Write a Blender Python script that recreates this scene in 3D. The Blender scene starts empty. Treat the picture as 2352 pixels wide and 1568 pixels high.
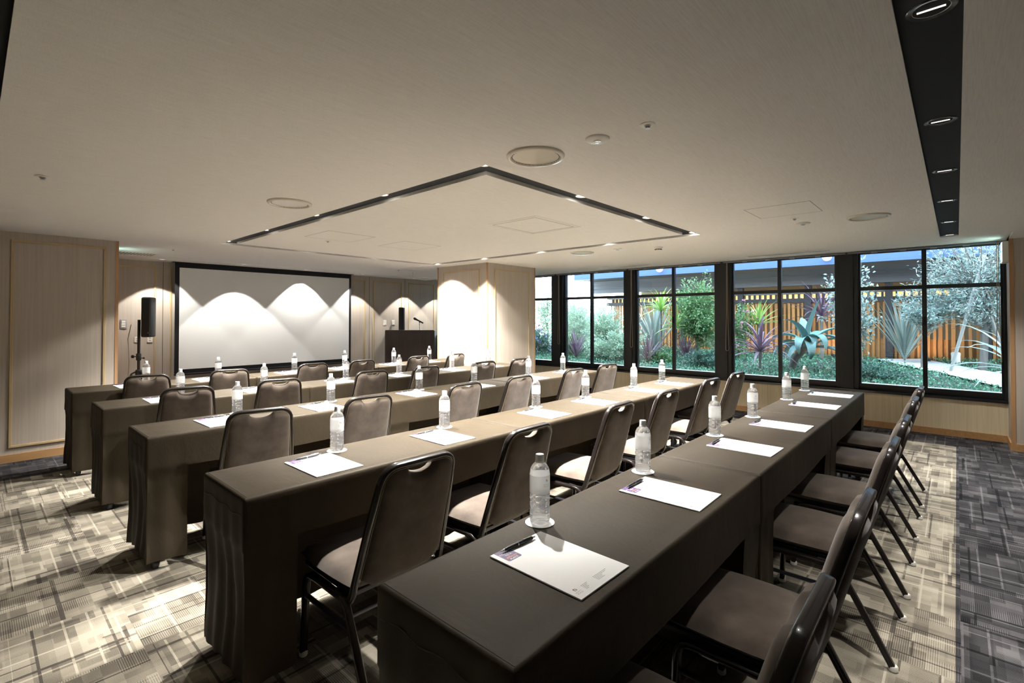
import bpy, bmesh, math, random
from mathutils import Vector, Matrix, noise as mnoise
SC = bpy.context.scene
COL = SC.collection
R = math.radians
RND = random.Random(7)

# ------------------------------------------------------------------ camera, sky, exposure
H_EYE = 1.36
YAW, PITCH = 42.15, 0.828
cam_d = bpy.data.cameras.new('camera')
cam = bpy.data.objects.new('camera', cam_d); COL.objects.link(cam)
cam.location = (0, 0, H_EYE)
cam.rotation_euler = (R(90 + PITCH), 0, R(YAW - 90))
cam_d.sensor_width = 36.0
cam_d.lens = 36.0 * 1128.4 / 2352
cam_d.shift_y = -69.8 / 2352
cam_d.clip_start = 0.02
SC.camera = cam

SC.view_settings.view_transform = 'Standard'
SC.view_settings.look = 'None'
SC.view_settings.exposure = 0.75
SC.view_settings.gamma = 1.0
SC.view_settings.use_curve_mapping = False

SC.cycles.max_bounces = 8; SC.cycles.transmission_bounces = 8
W = bpy.data.worlds.new('sky'); SC.world = W
W.use_nodes = True
wn = W.node_tree.nodes; wl = W.node_tree.links
bg = wn['Background']
wtc = wn.new('ShaderNodeTexCoord'); wsep = wn.new('ShaderNodeSeparateXYZ'); wr = wn.new('ShaderNodeValToRGB')
wl.new(wtc.outputs['Generated'], wsep.inputs[0]); wl.new(wsep.outputs['Z'], wr.inputs[0])
wr.color_ramp.elements[0].color = (0.86, 0.94, 1.0, 1); wr.color_ramp.elements[0].position = 0.0
wr.color_ramp.elements[1].color = (0.60, 0.80, 1.0, 1); wr.color_ramp.elements[1].position = 0.6
wl.new(wr.outputs[0], bg.inputs['Color'])
bg.inputs['Strength'].default_value = 8.2

LAMP_COL = (1.0, 0.965, 0.912)
P_BEAM, P_FLOOD, P_WASH, P_STRIP, P_FENCE = 600.0, 85.0, 58.0, 115.0, 10.0

# ------------------------------------------------------------------ node helpers / materials
def new_mat(name):
    m = bpy.data.materials.new(name); m.use_nodes = True
    nt = m.node_tree
    return m, nt, nt.nodes['Principled BSDF']
def rgb(c): return (c[0], c[1], c[2], 1.0)
def setp(b, **k):
    names = dict(col='Base Color', rough='Roughness', metal='Metallic', ior='IOR', trans='Transmission Weight', coat='Coat Weight',
                 coat_r='Coat Roughness', sheen='Sheen Weight', sheen_r='Sheen Roughness', em='Emission Color', es='Emission Strength',
                 spec='Specular IOR Level', alpha='Alpha', sss='Subsurface Weight', sheen_t='Sheen Tint')
    for a, v in k.items():
        i = b.inputs[names[a]]
        i.default_value = rgb(v) if a in ('col', 'em', 'sheen_t') else v
def plain(name, col, rough=0.5, metal=0.0, **k):
    m, nt, b = new_mat(name); setp(b, col=col, rough=rough, metal=metal, **k)
    return m
def N(nt, t, **k):
    n = nt.nodes.new(t)
    for a, v in k.items(): setattr(n, a, v)
    return n
def mth(nt, op, a, b=None, c=None, clamp=False):
    n = nt.nodes.new('ShaderNodeMath'); n.operation = op; n.use_clamp = clamp
    for i, x in enumerate((a, b, c)):
        if x is None: continue
        if isinstance(x, (int, float)): n.inputs[i].default_value = x
        else: nt.links.new(x, n.inputs[i])
    return n.outputs[0]
def mixc(nt, fac, a, b, blend='MIX'):
    n = nt.nodes.new('ShaderNodeMix'); n.data_type = 'RGBA'; n.blend_type = blend
    for s, x in (('Factor', fac), ('A', a), ('B', b)):
        inp = [i for i in n.inputs if i.name == s and i.enabled][0]
        if isinstance(x, (int, float)): inp.default_value = x
        elif isinstance(x, tuple): inp.default_value = rgb(x)
        else: nt.links.new(x, inp)
    return [o for o in n.outputs if o.enabled][0]
def mapped_noise(nt, scale_vec, scale=1.0, detail=3.0, rough=0.5):
    tc = N(nt, 'ShaderNodeTexCoord'); mp = N(nt, 'ShaderNodeMapping'); no = N(nt, 'ShaderNodeTexNoise')
    mp.inputs['Scale'].default_value = scale_vec
    nt.links.new(tc.outputs['Object'], mp.inputs[0]); nt.links.new(mp.outputs[0], no.inputs['Vector'])
    no.inputs['Scale'].default_value = scale; no.inputs['Detail'].default_value = detail; no.inputs['Roughness'].default_value = rough
    return no.outputs['Fac']
def ramp(nt, fac, stops):
    n = N(nt, 'ShaderNodeValToRGB'); nt.links.new(fac, n.inputs[0])
    e = n.color_ramp.elements
    while len(e) < len(stops): e.new(0.5)
    for i, (p, c) in enumerate(stops): e[i].position = p; e[i].color = rgb(c)
    return n.outputs[0]
def bump(nt, b, height, strength=0.3, dist=0.01):
    n = N(nt, 'ShaderNodeBump'); n.inputs['Strength'].default_value = strength; n.inputs['Distance'].default_value = dist
    nt.links.new(height, n.inputs['Height']); nt.links.new(n.outputs[0], b.inputs['Normal'])

def wood_mat(name, c1, c2, c3, sx=60, rough=0.5, axis='z'):
    m, nt, b = new_mat(name)
    s = {'z': (sx, sx, 1.3), 'x': (1.3, sx, sx)}[axis]
    f = mapped_noise(nt, s, 1.0, 5.0, 0.62)
    s2 = {'z': (9, 9, 0.5), 'x': (0.5, 9, 9)}[axis]
    g = mapped_noise(nt, s2, 1.0, 2.0, 0.5)
    q = mth(nt, 'ADD', mth(nt, 'MULTIPLY', f, 0.7), mth(nt, 'MULTIPLY', g, 0.3))
    col = ramp(nt, q, [(0.32, c1), (0.5, c2), (0.68, c3)])
    nt.links.new(col, b.inputs['Base Color']); setp(b, rough=rough)
    bump(nt, b, f, 0.08, 0.002)
    return m

M = {}
M['wall_wood'] = wood_mat('pale_ash_veneer', (0.41, 0.352, 0.292), (0.455, 0.395, 0.33), (0.50, 0.44, 0.37))
M['lamplit_sill_wood'] = wood_mat('lamplit_yellow_ash', (0.60, 0.50, 0.335), (0.68, 0.58, 0.40), (0.74, 0.645, 0.46))  # yellow wood, made lighter to carry the lamplight on this wall
M['bounce_wall'] = plain('pale_bounce_wall', (0.80, 0.77, 0.72), 0.8)  # unseen walls made pale to bounce more light into the room
M['trim_wood'] = plain('amber_wood_trim', (0.42, 0.235, 0.11), 0.45)
M['mould'] = plain('gilt_oak_moulding', (0.50, 0.37, 0.20), 0.35)
M['base'] = wood_mat('oak_baseboard', (0.36, 0.19, 0.075), (0.42, 0.235, 0.10), (0.47, 0.28, 0.13), sx=40, axis='x')
M['dark_wood'] = wood_mat('dark_walnut', (0.022, 0.013, 0.010), (0.036, 0.022, 0.017), (0.058, 0.036, 0.028), sx=90, rough=0.35)
M['black'] = plain('black_paint', (0.014, 0.014, 0.015), 0.75, spec=0.15)
M['black_frame'] = plain('black_aluminium', (0.010, 0.010, 0.011), 0.42, spec=0.4)
M['black_sill'] = plain('black_sill', (0.014, 0.014, 0.016), 0.2)
M['plastic_black'] = plain('black_plastic', (0.015, 0.015, 0.016), 0.35)
M['grille'] = plain('black_grille', (0.010, 0.010, 0.010), 0.6)
M['white_plastic'] = plain('white_plastic', (0.78, 0.75, 0.68), 0.35)
M['cream_plastic'] = plain('cream_plastic', (0.66, 0.60, 0.50), 0.3, coat=0.4)
M['grey_plastic'] = plain('grey_plastic', (0.30, 0.30, 0.31), 0.4)
M['chrome'] = plain('chrome', (0.75, 0.76, 0.80), 0.12, 1.0)
M['reflector'] = plain('bright_reflector', (0.85, 0.87, 0.92), 0.35, 0.6)
M['steel'] = plain('satin_steel', (0.55, 0.56, 0.58), 0.28, 1.0)
M['chair_frame'] = plain('brown_black_enamel', (0.014, 0.011, 0.010), 0.26, coat=0.2, coat_r=0.08, spec=0.25)
M['chair_bar'] = plain('dark_bar', (0.05, 0.05, 0.06), 0.3, 0.6)
M['glide'] = plain('clear_glide', (0.62, 0.60, 0.55), 0.4)
M['gold_line'] = plain('gold_piping', (0.30, 0.23, 0.14), 0.5)
M['paper'] = plain('white_paper', (0.86, 0.86, 0.85), 0.6)
M['coaster'] = plain('white_card', (0.85, 0.85, 0.84), 0.6)
M['purple'] = plain('purple_print', (0.062, 0.018, 0.125), 0.5)
M['print_white'] = plain('white_print', (0.85, 0.82, 0.88), 0.6)
M['print_orange'] = plain('orange_print', (0.85, 0.28, 0.10), 0.6)
M['print_grey'] = plain('grey_print', (0.16, 0.16, 0.16), 0.6)
M['ink_yellow'] = plain('yellow_print', (0.75, 0.55, 0.05), 0.6)
M['ink_blue'] = plain('blue_print', (0.03, 0.15, 0.45), 0.6)
M['ink_green'] = plain('green_print', (0.10, 0.32, 0.06), 0.6)
M['ink_red'] = plain('red_print', (0.5, 0.05, 0.06), 0.6)
M['ink_black'] = plain('black_print', (0.02, 0.02, 0.02), 0.6)
M['pen_black'] = plain('pen_rubber', (0.012, 0.013, 0.018), 0.35)
M['caster'] = plain('black_caster', (0.012, 0.012, 0.012), 0.5)
M['cable'] = plain('tan_cord', (0.35, 0.27, 0.19), 0.6)

def upholstery():
    m, nt, b = new_mat('brown_velvet')
    f = mapped_noise(nt, (9, 9, 9), 1.0, 4.0, 0.6)
    g = mapped_noise(nt, (900, 900, 900), 1.0, 1.0, 0.5)
    col = ramp(nt, f, [(0.3, (0.055, 0.042, 0.033)), (0.55, (0.080, 0.063, 0.050)), (0.75, (0.108, 0.086, 0.069))])
    nt.links.new(col, b.inputs['Base Color'])
    setp(b, rough=0.85, sheen=0.15, sheen_r=0.5, spec=0.12)
    bump(nt, b, g, 0.25, 0.001)
    return m
M['velvet'] = upholstery()
def cloth():
    m, nt, b = new_mat('dark_brown_tablecloth')
    f = mapped_noise(nt, (3, 3, 3), 1.0, 3.0, 0.6)
    g = mapped_noise(nt, (700, 700, 700), 1.0, 1.0, 0.5)
    w = mapped_noise(nt, (5.5, 2.6, 3.5), 1.0, 5.0, 0.62)
    col = ramp(nt, mth(nt, 'ADD', mth(nt, 'MULTIPLY', f, .5), mth(nt, 'MULTIPLY', g, .5)), [(0.3, (0.023, 0.0175, 0.0110)), (0.7, (0.037, 0.029, 0.019))])
    nt.links.new(col, b.inputs['Base Color'])
    setp(b, rough=0.58, spec=0.11); b.inputs['Specular Tint'].default_value = (1.0, 0.92, 0.80, 1)
    bump(nt, b, mth(nt, 'ADD', mth(nt, 'MULTIPLY', w, 1.0), mth(nt, 'MULTIPLY', g, 0.035)), 0.30, 0.02)
    return m
M['cloth'] = cloth()
M['seam'] = plain('seam_thread', (0.045, 0.036, 0.025), 0.7)
def ceiling_mat():
    m, nt, b = new_mat('woven_ceiling_paper')
    a = mapped_noise(nt, (9, 230, 1), 1.0, 1.0, 0.5)
    c = mapped_noise(nt, (330, 40, 1), 1.0, 1.0, 0.5)
    q = mth(nt, 'ADD', mth(nt, 'MULTIPLY', a, 0.6), mth(nt, 'MULTIPLY', c, 0.4))
    col = ramp(nt, q, [(0.3, (0.77, 0.742, 0.70)), (0.5, (0.83, 0.805, 0.765)), (0.7, (0.875, 0.85, 0.815))])
    nt.links.new(col, b.inputs['Base Color']); setp(b, rough=0.8, spec=0.2)
    bump(nt, b, q, 0.12, 0.002)
    return m
M['ceiling'] = ceiling_mat()

def carpet_mat():
    m, nt, b = new_mat('patterned_carpet_tiles')
    L = nt.links
    tc = N(nt, 'ShaderNodeTexCoord'); sp = N(nt, 'ShaderNodeSeparateXYZ'); L.new(tc.outputs['Object'], sp.inputs[0])
    x, y = sp.outputs['X'], sp.outputs['Y']
    T = 0.5
    tx = mth(nt, 'FLOOR', mth(nt, 'DIVIDE', x, T)); ty = mth(nt, 'FLOOR', mth(nt, 'DIVIDE', y, T))
    par = mth(nt, 'FLOORED_MODULO', mth(nt, 'ADD', tx, ty), 2.0)
    inv = mth(nt, 'SUBTRACT', 1.0, par)
    u = mth(nt, 'ADD', mth(nt, 'MULTIPLY', x, inv), mth(nt, 'MULTIPLY', y, par))
    v = mth(nt, 'ADD', mth(nt, 'MULTIPLY', y, inv), mth(nt, 'MULTIPLY', x, par))
    off = mth(nt, 'ADD', mth(nt, 'MULTIPLY', tx, 3.37), mth(nt, 'MULTIPLY', ty, 5.91))
    def vec(a, c, d=0.0):
        n = N(nt, 'ShaderNodeCombineXYZ')
        for i, s in enumerate((a, c, d)):
            if isinstance(s, (int, float)): n.inputs[i].default_value = s
            else: L.new(s, n.inputs[i])
        return n.outputs[0]
    ub = mth(nt, 'ADD', u, off); vb = mth(nt, 'ADD', v, mth(nt, 'MULTIPLY', off, 1.71))
    def bricks(uu, vv, w, h, mortar=0.0, seed=0.0):
        n = N(nt, 'ShaderNodeTexBrick')
        L.new(vec(mth(nt, 'ADD', uu, seed), mth(nt, 'ADD', vv, seed * 1.3)), n.inputs['Vector'])
        n.inputs['Color1'].default_value = (0, 0, 0, 1); n.inputs['Color2'].default_value = (1, 1, 1, 1); n.inputs['Mortar'].default_value = (0.5, 0.5, 0.5, 1)
        n.inputs['Scale'].default_value = 1.0; n.inputs['Mortar Size'].default_value = mortar
        n.inputs['Brick Width'].default_value = w; n.inputs['Row Height'].default_value = h; n.inputs['Bias'].default_value = 0.0
        n.offset = 0.37; n.squash = 1.6; n.squash_frequency = 3
        bw = N(nt, 'ShaderNodeRGBToBW'); L.new(n.outputs['Color'], bw.inputs[0])
        return bw.outputs[0], n.outputs['Fac']
    a1, _ = bricks(ub, vb, 0.17, 0.075, 0, 0.11)
    a2, _ = bricks(vb, ub, 0.12, 0.055, 0, 2.4)
    a3, _ = bricks(ub, vb, 0.31, 0.14, 0, 5.2)
    # soft ombre inside the blocks
    nz = N(nt, 'ShaderNodeTexNoise'); L.new(vec(mth(nt, 'MULTIPLY', ub, 7.0), mth(nt, 'MULTIPLY', vb, 4.0)), nz.inputs['Vector']); nz.inputs['Scale'].default_value = 1.0; nz.inputs['Detail'].default_value = 1.0
    base = mth(nt, 'ADD', mth(nt, 'ADD', mth(nt, 'MULTIPLY', a1, 0.40), mth(nt, 'MULTIPLY', a2, 0.34)), mth(nt, 'ADD', mth(nt, 'MULTIPLY', a3, 0.16), mth(nt, 'MULTIPLY', mth(nt, 'SUBTRACT', nz.outputs['Fac'], 0.32), 0.75)))
    # fine ribs
    rib = mth(nt, 'SINE', mth(nt, 'MULTIPLY', u, 2 * math.pi / 0.0072))
    rmask_b, _ = bricks(ub, vb, 0.23, 0.10, 0, 8.3)
    rmask = mth(nt, 'GREATER_THAN', rmask_b, 0.52)
    val = mth(nt, 'ADD', base, mth(nt, 'MULTIPLY', mth(nt, 'MULTIPLY', rib, rmask), 0.17))
    # long thin lines both ways, light and dark
    def lines(uu, vv, w, h, mort, seed, keep):
        r, f = bricks(uu, vv, w, h, mort, seed)
        k, _ = bricks(uu, vv, w * 1.9, h * 0.83, 0, seed + 3.7)
        return mth(nt, 'MULTIPLY', f, mth(nt, 'GREATER_THAN', k, keep))
    l1 = lines(ub, vb, 3.0, 0.083, 0.0045, 1.0, 0.58)
    l2 = lines(vb, ub, 3.0, 0.155, 0.006, 4.0, 0.58)
    d1 = lines(ub, vb, 2.0, 0.118, 0.005, 7.0, 0.5)
    d2 = lines(vb, ub, 2.0, 0.21, 0.009, 9.0, 0.5)
    val = mth(nt, 'ADD', val, mth(nt, 'MULTIPLY', mth(nt, 'MAXIMUM', l1, l2), 0.36))
    val = mth(nt, 'SUBTRACT', val, mth(nt, 'MULTIPLY', mth(nt, 'MAXIMUM', d1, d2), 0.42))
    pile = N(nt, 'ShaderNodeTexNoise'); L.new(tc.outputs['Object'], pile.inputs['Vector']); pile.inputs['Scale'].default_value = 330; pile.inputs['Detail'].default_value = 1
    val = mth(nt, 'ADD', val, mth(nt, 'MULTIPLY', mth(nt, 'SUBTRACT', pile.outputs['Fac'], 0.5), 0.38))
    light = ramp(nt, val, [(0.10, (0.060, 0.052, 0.044)), (0.40, (0.14, 0.123, 0.097)), (0.68, (0.265, 0.236, 0.187)), (0.95, (0.38, 0.345, 0.275))])
    dark = ramp(nt, val, [(0.10, (0.009, 0.009, 0.010)), (0.45, (0.026, 0.025, 0.027)), (0.75, (0.056, 0.053, 0.056)), (1.0, (0.115, 0.11, 0.112))])
    inx = mth(nt, 'LESS_THAN', x, 7.03)
    iny = mth(nt, 'MULTIPLY', mth(nt, 'GREATER_THAN', y, 0.017), mth(nt, 'LESS_THAN', y, 5.92))
    col = mixc(nt, mth(nt, 'MULTIPLY', inx, iny), dark, light)
    L.new(col, b.inputs['Base Color']); setp(b, rough=0.95, spec=0.1)
    bump(nt, b, val, 0.3, 0.004)
    return m
M['carpet'] = carpet_mat()

def glass_pane_mat():
    m = bpy.data.materials.new('window_glass'); m.use_nodes = True; nt = m.node_tree
    nt.nodes.clear()
    o = N(nt, 'ShaderNodeOutputMaterial'); t = N(nt, 'ShaderNodeBsdfTransparent'); g = N(nt, 'ShaderNodeBsdfGlossy'); fr = N(nt, 'ShaderNodeFresnel'); mx = N(nt, 'ShaderNodeMixShader')
    t.inputs['Color'].default_value = (0.94, 0.97, 0.98, 1); g.inputs['Roughness'].default_value = 0.0; fr.inputs['IOR'].default_value = 1.5
    nt.links.new(fr.outputs[0], mx.inputs[0]); nt.links.new(t.outputs[0], mx.inputs[1]); nt.links.new(g.outputs[0], mx.inputs[2]); nt.links.new(mx.outputs[0], o.inputs[0])
    return m
M['glass'] = glass_pane_mat()
def emis(name, col, s):
    m, nt, b = new_mat(name); setp(b, col=(0.8, 0.8, 0.8), em=col, es=s); return m
M['lamp'] = emis('lamp_lens', (1.0, 0.95, 0.86), 18.0)
M['lamp_soft'] = emis('dim_lamp_lens', (1.0, 0.97, 0.92), 0.9)
M['globe'] = emis('globe_lamp_glass', (0.95, 0.98, 1.0), 2.2)
M['exit_white'] = emis('exit_sign_white', (0.70, 1.0, 0.93), 8.0)
M['exit_green'] = emis('exit_sign_green', (0.0, 0.42, 0.22), 1.5)
M['amber_glow'] = emis('lit_amber_panel', (1.0, 0.55, 0.14), 1.3)
M['screen'] = plain('white_projection_fabric', (0.84, 0.84, 0.82), 0.7)
def bottle_mat():
    m, nt, b = new_mat('clear_water_bottle'); setp(b, col=(0.98, 0.99, 1.0), rough=0.0, trans=1.0, ior=1.33)
    t = N(nt, 'ShaderNodeBsdfTransparent'); tl = N(nt, 'ShaderNodeBsdfTranslucent'); tl.inputs['Color'].default_value = (.95, .97, 1, 1)
    m1 = N(nt, 'ShaderNodeMixShader'); m1.inputs[0].default_value = .30; m2 = N(nt, 'ShaderNodeMixShader'); m2.inputs[0].default_value = .26
    nt.links.new(t.outputs[0], m1.inputs[1]); nt.links.new(tl.outputs[0], m1.inputs[2])
    nt.links.new(b.outputs[0], m2.inputs[1]); nt.links.new(m1.outputs[0], m2.inputs[2]); nt.links.new(m2.outputs[0], nt.nodes['Material Output'].inputs[0])
    return m
M['water'] = bottle_mat()
def label_mat():
    m = bpy.data.materials.new('frosted_label'); m.use_nodes = True; nt = m.node_tree; nt.nodes.clear()
    o = N(nt, 'ShaderNodeOutputMaterial'); t = N(nt, 'ShaderNodeBsdfTransparent'); d = N(nt, 'ShaderNodeBsdfPrincipled'); mx = N(nt, 'ShaderNodeMixShader')
    setp(d, col=(0.86, 0.86, 0.84), rough=0.3); mx.inputs[0].default_value = 0.62
    tl = N(nt, 'ShaderNodeBsdfTranslucent'); tl.inputs['Color'].default_value = (.9, .9, .88, 1); m2 = N(nt, 'ShaderNodeMixShader'); m2.inputs[0].default_value = .5
    nt.links.new(d.outputs[0], m2.inputs[1]); nt.links.new(tl.outputs[0], m2.inputs[2])
    nt.links.new(t.outputs[0], mx.inputs[1]); nt.links.new(m2.outputs[0], mx.inputs[2]); nt.links.new(mx.outputs[0], o.inputs[0])
    return m
M['label'] = label_mat()
M['cap'] = plain('white_bottle_cap', (0.82, 0.82, 0.82), 0.3)
def leaf_mat(name, c1, c2, rough=0.45, trans=0.25):
    m, nt, b = new_mat(name)
    oi = N(nt, 'ShaderNodeNewGeometry')
    col = ramp(nt, oi.outputs['Random Per Island'], [(0.0, c1), (1.0, c2)])
    nt.links.new(col, b.inputs['Base Color']); setp(b, rough=rough, spec=0.4)
    tr = N(nt, 'ShaderNodeBsdfTranslucent'); nt.links.new(col, tr.inputs['Color'])
    mx = N(nt, 'ShaderNodeMixShader'); mx.inputs[0].default_value = trans
    out = nt.nodes['Material Output']
    nt.links.new(b.outputs[0], mx.inputs[1]); nt.links.new(tr.outputs[0], mx.inputs[2]); nt.links.new(mx.outputs[0], out.inputs[0])
    return m
M['olive'] = leaf_mat('olive_leaf', (0.17, 0.25, 0.22), (0.44, 0.52, 0.47))
M['greenleaf'] = leaf_mat('green_leaf', (0.06, 0.16, 0.07), (0.22, 0.36, 0.13))
M['brightleaf'] = leaf_mat('bright_leaf', (0.14, 0.30, 0.08), (0.38, 0.55, 0.20))
M['bamboo'] = leaf_mat('bamboo_leaf', (0.26, 0.38, 0.27), (0.55, 0.66, 0.48))
M['cover'] = leaf_mat('ground_cover_leaf', (0.05, 0.17, 0.10), (0.20, 0.40, 0.24))
M['darkshrub'] = leaf_mat('dark_shrub_leaf', (0.03, 0.09, 0.06), (0.12, 0.22, 0.16))
M['purpleleaf'] = leaf_mat('purple_blade', (0.10, 0.055, 0.085), (0.26, 0.17, 0.22))
M['greyblade'] = leaf_mat('grey_green_blade', (0.20, 0.26, 0.23), (0.42, 0.46, 0.40))
M['limeblade'] = leaf_mat('lime_blade', (0.20, 0.36, 0.07), (0.50, 0.62, 0.22))
M['agave'] = leaf_mat('agave_leaf', (0.10, 0.20, 0.19), (0.17, 0.29, 0.26), 0.5, 0.06)
M['pink'] = leaf_mat('pink_flower', (0.60, 0.16, 0.30), (0.80, 0.36, 0.50))
M['violet'] = leaf_mat('violet_flower', (0.22, 0.10, 0.45), (0.40, 0.22, 0.62))
M['bark'] = plain('grey_bark', (0.16, 0.14, 0.12), 0.85)
M['stake'] = plain('pale_stake', (0.24, 0.23, 0.21), 0.7)
M['soil'] = plain('soil', (0.045, 0.042, 0.035), 0.95)
M['path'] = plain('pale_gravel', (0.62, 0.62, 0.60), 0.9)
M['fascia'] = plain('blue_grey_fascia', (0.075, 0.125, 0.25), 0.4, spec=0.2)
M['soffit'] = plain('grey_soffit', (0.15, 0.15, 0.165), 0.6)
M['ext_beige'] = plain('beige_render', (0.46, 0.40, 0.28), 0.8)
M['post'] = plain('dark_post', (0.030, 0.027, 0.030), 0.5)
def slat_mat():
    m, nt, b = new_mat('cedar_slat')
    f = mapped_noise(nt, (3, 3.7, 0.4), 1.0, 2.0, 0.5)
    col = ramp(nt, f, [(0.3, (0.26, 0.105, 0.028)), (0.7, (0.46, 0.21, 0.06))])
    nt.links.new(col, b.inputs['Base Color']); setp(b, rough=0.6)
    return m
M['slat'] = slat_mat()

# ------------------------------------------------------------------ mesh helpers
class MB:
    def __init__(s): s.v = []; s.f = []; s.m = []; s.mi = 0
    def face(s, idx): s.f.append(tuple(idx)); s.m.append(s.mi)
    def box(s, lo, hi):
        b = len(s.v); x0, y0, z0 = lo; x1, y1, z1 = hi
        s.v += [(x0,y0,z0),(x1,y0,z0),(x1,y1,z0),(x0,y1,z0),(x0,y0,z1),(x1,y0,z1),(x1,y1,z1),(x0,y1,z1)]
        for q in ((3,2,1,0),(4,5,6,7),(0,1,5,4),(1,2,6,5),(2,3,7,6),(3,0,4,7)): s.face([b+i for i in q])
        return s
    def boxm(s, size, mat):
        b = len(s.v); a = MB().box((-size[0]/2,-size[1]/2,-size[2]/2),(size[0]/2,size[1]/2,size[2]/2))
        s.v += [tuple(mat @ Vector(p)) for p in a.v]
        for q in a.f: s.face([b+i for i in q])
        return s
    def quad(s, a, b, c, d):
        k = len(s.v); s.v += [tuple(a), tuple(b), tuple(c), tuple(d)]; s.face((k, k+1, k+2, k+3)); return s
    def lathe(s, prof, n=24, c=(0,0,0), cap=True, rot=None):
        b = len(s.v)
        for r, z in prof:
            for i in range(n):
                a = 2*math.pi*i/n; p = Vector((r*math.cos(a), r*math.sin(a), z))
                if rot: p = rot @ p
                s.v.append((p.x+c[0], p.y+c[1], p.z+c[2]))
        for k in range(len(prof)-1):
            for i in range(n):
                j = (i+1) % n
                s.face((b+k*n+i, b+k*n+j, b+(k+1)*n+j, b+(k+1)*n+i))
        if cap:
            if prof[0][0] > 1e-6: s.face([b+i for i in range(n)][::-1])
            if prof[-1][0] > 1e-6: s.face([b+(len(prof)-1)*n+i for i in range(n)])
        return s
    def sweep(s, path, prof, up=(0,0,1), closed=False, scale=None, cap=True):
        """prof: list of (a,b): a along side vector, b along up-ish vector"""
        b = len(s.v); n = len(path); m = len(prof); P = [Vector(p) for p in path]; up = Vector(up)
        for i in range(n):
            if closed: t = (P[(i+1) % n]-P[i-1])
            else: t = P[min(i+1, n-1)]-P[max(i-1, 0)]
            t.normalize(); side = t.cross(up)
            if side.length < 1e-4: side = t.cross(Vector((1,0,0.01)))
            side.normalize(); u2 = side.cross(t)
            k = scale[i] if scale else 1.0
            for a, c in prof:
                q = P[i]+side*a*k+u2*c*k; s.v.append(tuple(q))
        for i in range(n if closed else n-1):
            for j in range(m):
                j2 = (j+1) % m; i2 = (i+1) % n
                s.face((b+i*m+j, b+i*m+j2, b+i2*m+j2, b+i2*m+j))
        if not closed and cap:
            s.face([b+j for j in range(m)][::-1]); s.face([b+(n-1)*m+j for j in range(m)])
        return s
    def tube(s, path, r, n=8, scale=None, closed=False, up=(0,0,1), cap=True):
        return s.sweep(path, [(r*math.cos(2*math.pi*i/n), r*math.sin(2*math.pi*i/n)) for i in range(n)], up, closed, scale, cap)
    def build(s, name, mats, parent=None, smooth=None, bevel=0, seg=2, weld=False, loc=None):
        me = bpy.data.meshes.new(name)
        me.from_pydata(s.v, [], s.f)
        if not isinstance(mats, (list, tuple)): mats = [mats]
        for m in mats: me.materials.append(m)
        if len(mats) > 1: me.polygons.foreach_set('material_index', s.m)
        if bevel or weld:
            bm = bmesh.new(); bm.from_mesh(me)
            if weld: bmesh.ops.remove_doubles(bm, verts=bm.verts, dist=1e-5)
            if bevel:
                ed = [e for e in bm.edges if len(e.link_faces) == 2 and e.calc_face_angle(0) > 0.5]
                bmesh.ops.bevel(bm, geom=ed, offset=bevel, segments=seg, profile=0.5, affect='EDGES', clamp_overlap=True)
            bm.to_mesh(me); bm.free()
        if smooth is not None:
            me.polygons.foreach_set('use_smooth', [True]*len(me.polygons)); me.set_sharp_from_angle(angle=R(smooth))
        me.update()
        o = bpy.data.objects.new(name, me); COL.objects.link(o)
        if parent: o.parent = parent
        if loc: o.location = loc
        return o
def rrect(w, d, r, n=3):
    """rounded rectangle profile"""
    out = []
    for cx, cy, a0 in ((w/2-r, d/2-r, 0), (-w/2+r, d/2-r, 90), (-w/2+r, -d/2+r, 180), (w/2-r, -d/2+r, 270)):
        for i in range(n+1):
            a = R(a0+90*i/n); out.append((cx+r*math.cos(a), cy+r*math.sin(a)))
    return out
def arc(c, r, a0, a1, n, axes):
    c = Vector(c); ax, ay = Vector(axes[0]), Vector(axes[1])
    return [tuple(c+ax*r*math.cos(R(a0+(a1-a0)*i/n))+ay*r*math.sin(R(a0+(a1-a0)*i/n))) for i in range(n+1)]
def tag(o, label=None, cat=None, group=None, kind=None):
    if label: o['label'] = label
    if cat: o['category'] = cat
    if group: o['group'] = group
    if kind: o['kind'] = kind
    return o
def thing(name, label, cat, loc=(0,0,0), rz=0.0, group=None):
    o = bpy.data.objects.new(name, None); COL.objects.link(o); o.empty_display_size = 0.1
    o.location = loc; o.rotation_euler = (0, 0, rz)
    return tag(o, label, cat, group)
def dup(root, loc, rz, label, group=None):
    def cp(o, par):
        c = o.copy(); COL.objects.link(c)
        if par: c.parent = par
        for ch in list(o.children): cp(ch, c)
        return c
    r = cp(root, None); r.location = loc; r.rotation_euler = (0, 0, rz); r['label'] = label
    if group: r['group'] = group
    return r
def struct(o, label=None): o['kind'] = 'structure'; o['label'] = label or o.name.split('.')[0].replace('_', ' '); return o
def text_mesh(txt, size, mat, name, parent, xform, shear=0.0, space=1.0, bend=None, extrude=0.0):
    cu = bpy.data.curves.new('t', 'FONT'); cu.body = txt; cu.size = size; cu.align_x = 'CENTER'; cu.align_y = 'CENTER'; cu.shear = shear; cu.space_character = space; cu.extrude = extrude
    cu.resolution_u = 3
    o = bpy.data.objects.new('t', cu); COL.objects.link(o)
    dg = bpy.context.evaluated_depsgraph_get(); me = bpy.data.meshes.new_from_object(o.evaluated_get(dg))
    bpy.data.objects.remove(o); bpy.data.curves.remove(cu)
    for v in me.vertices: v.co = xform(v.co.copy())
    me.materials.clear(); me.materials.append(mat); me.name = name
    ob = bpy.data.objects.new(name, me); COL.objects.link(ob)
    if parent: ob.parent = parent
    return ob

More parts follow.
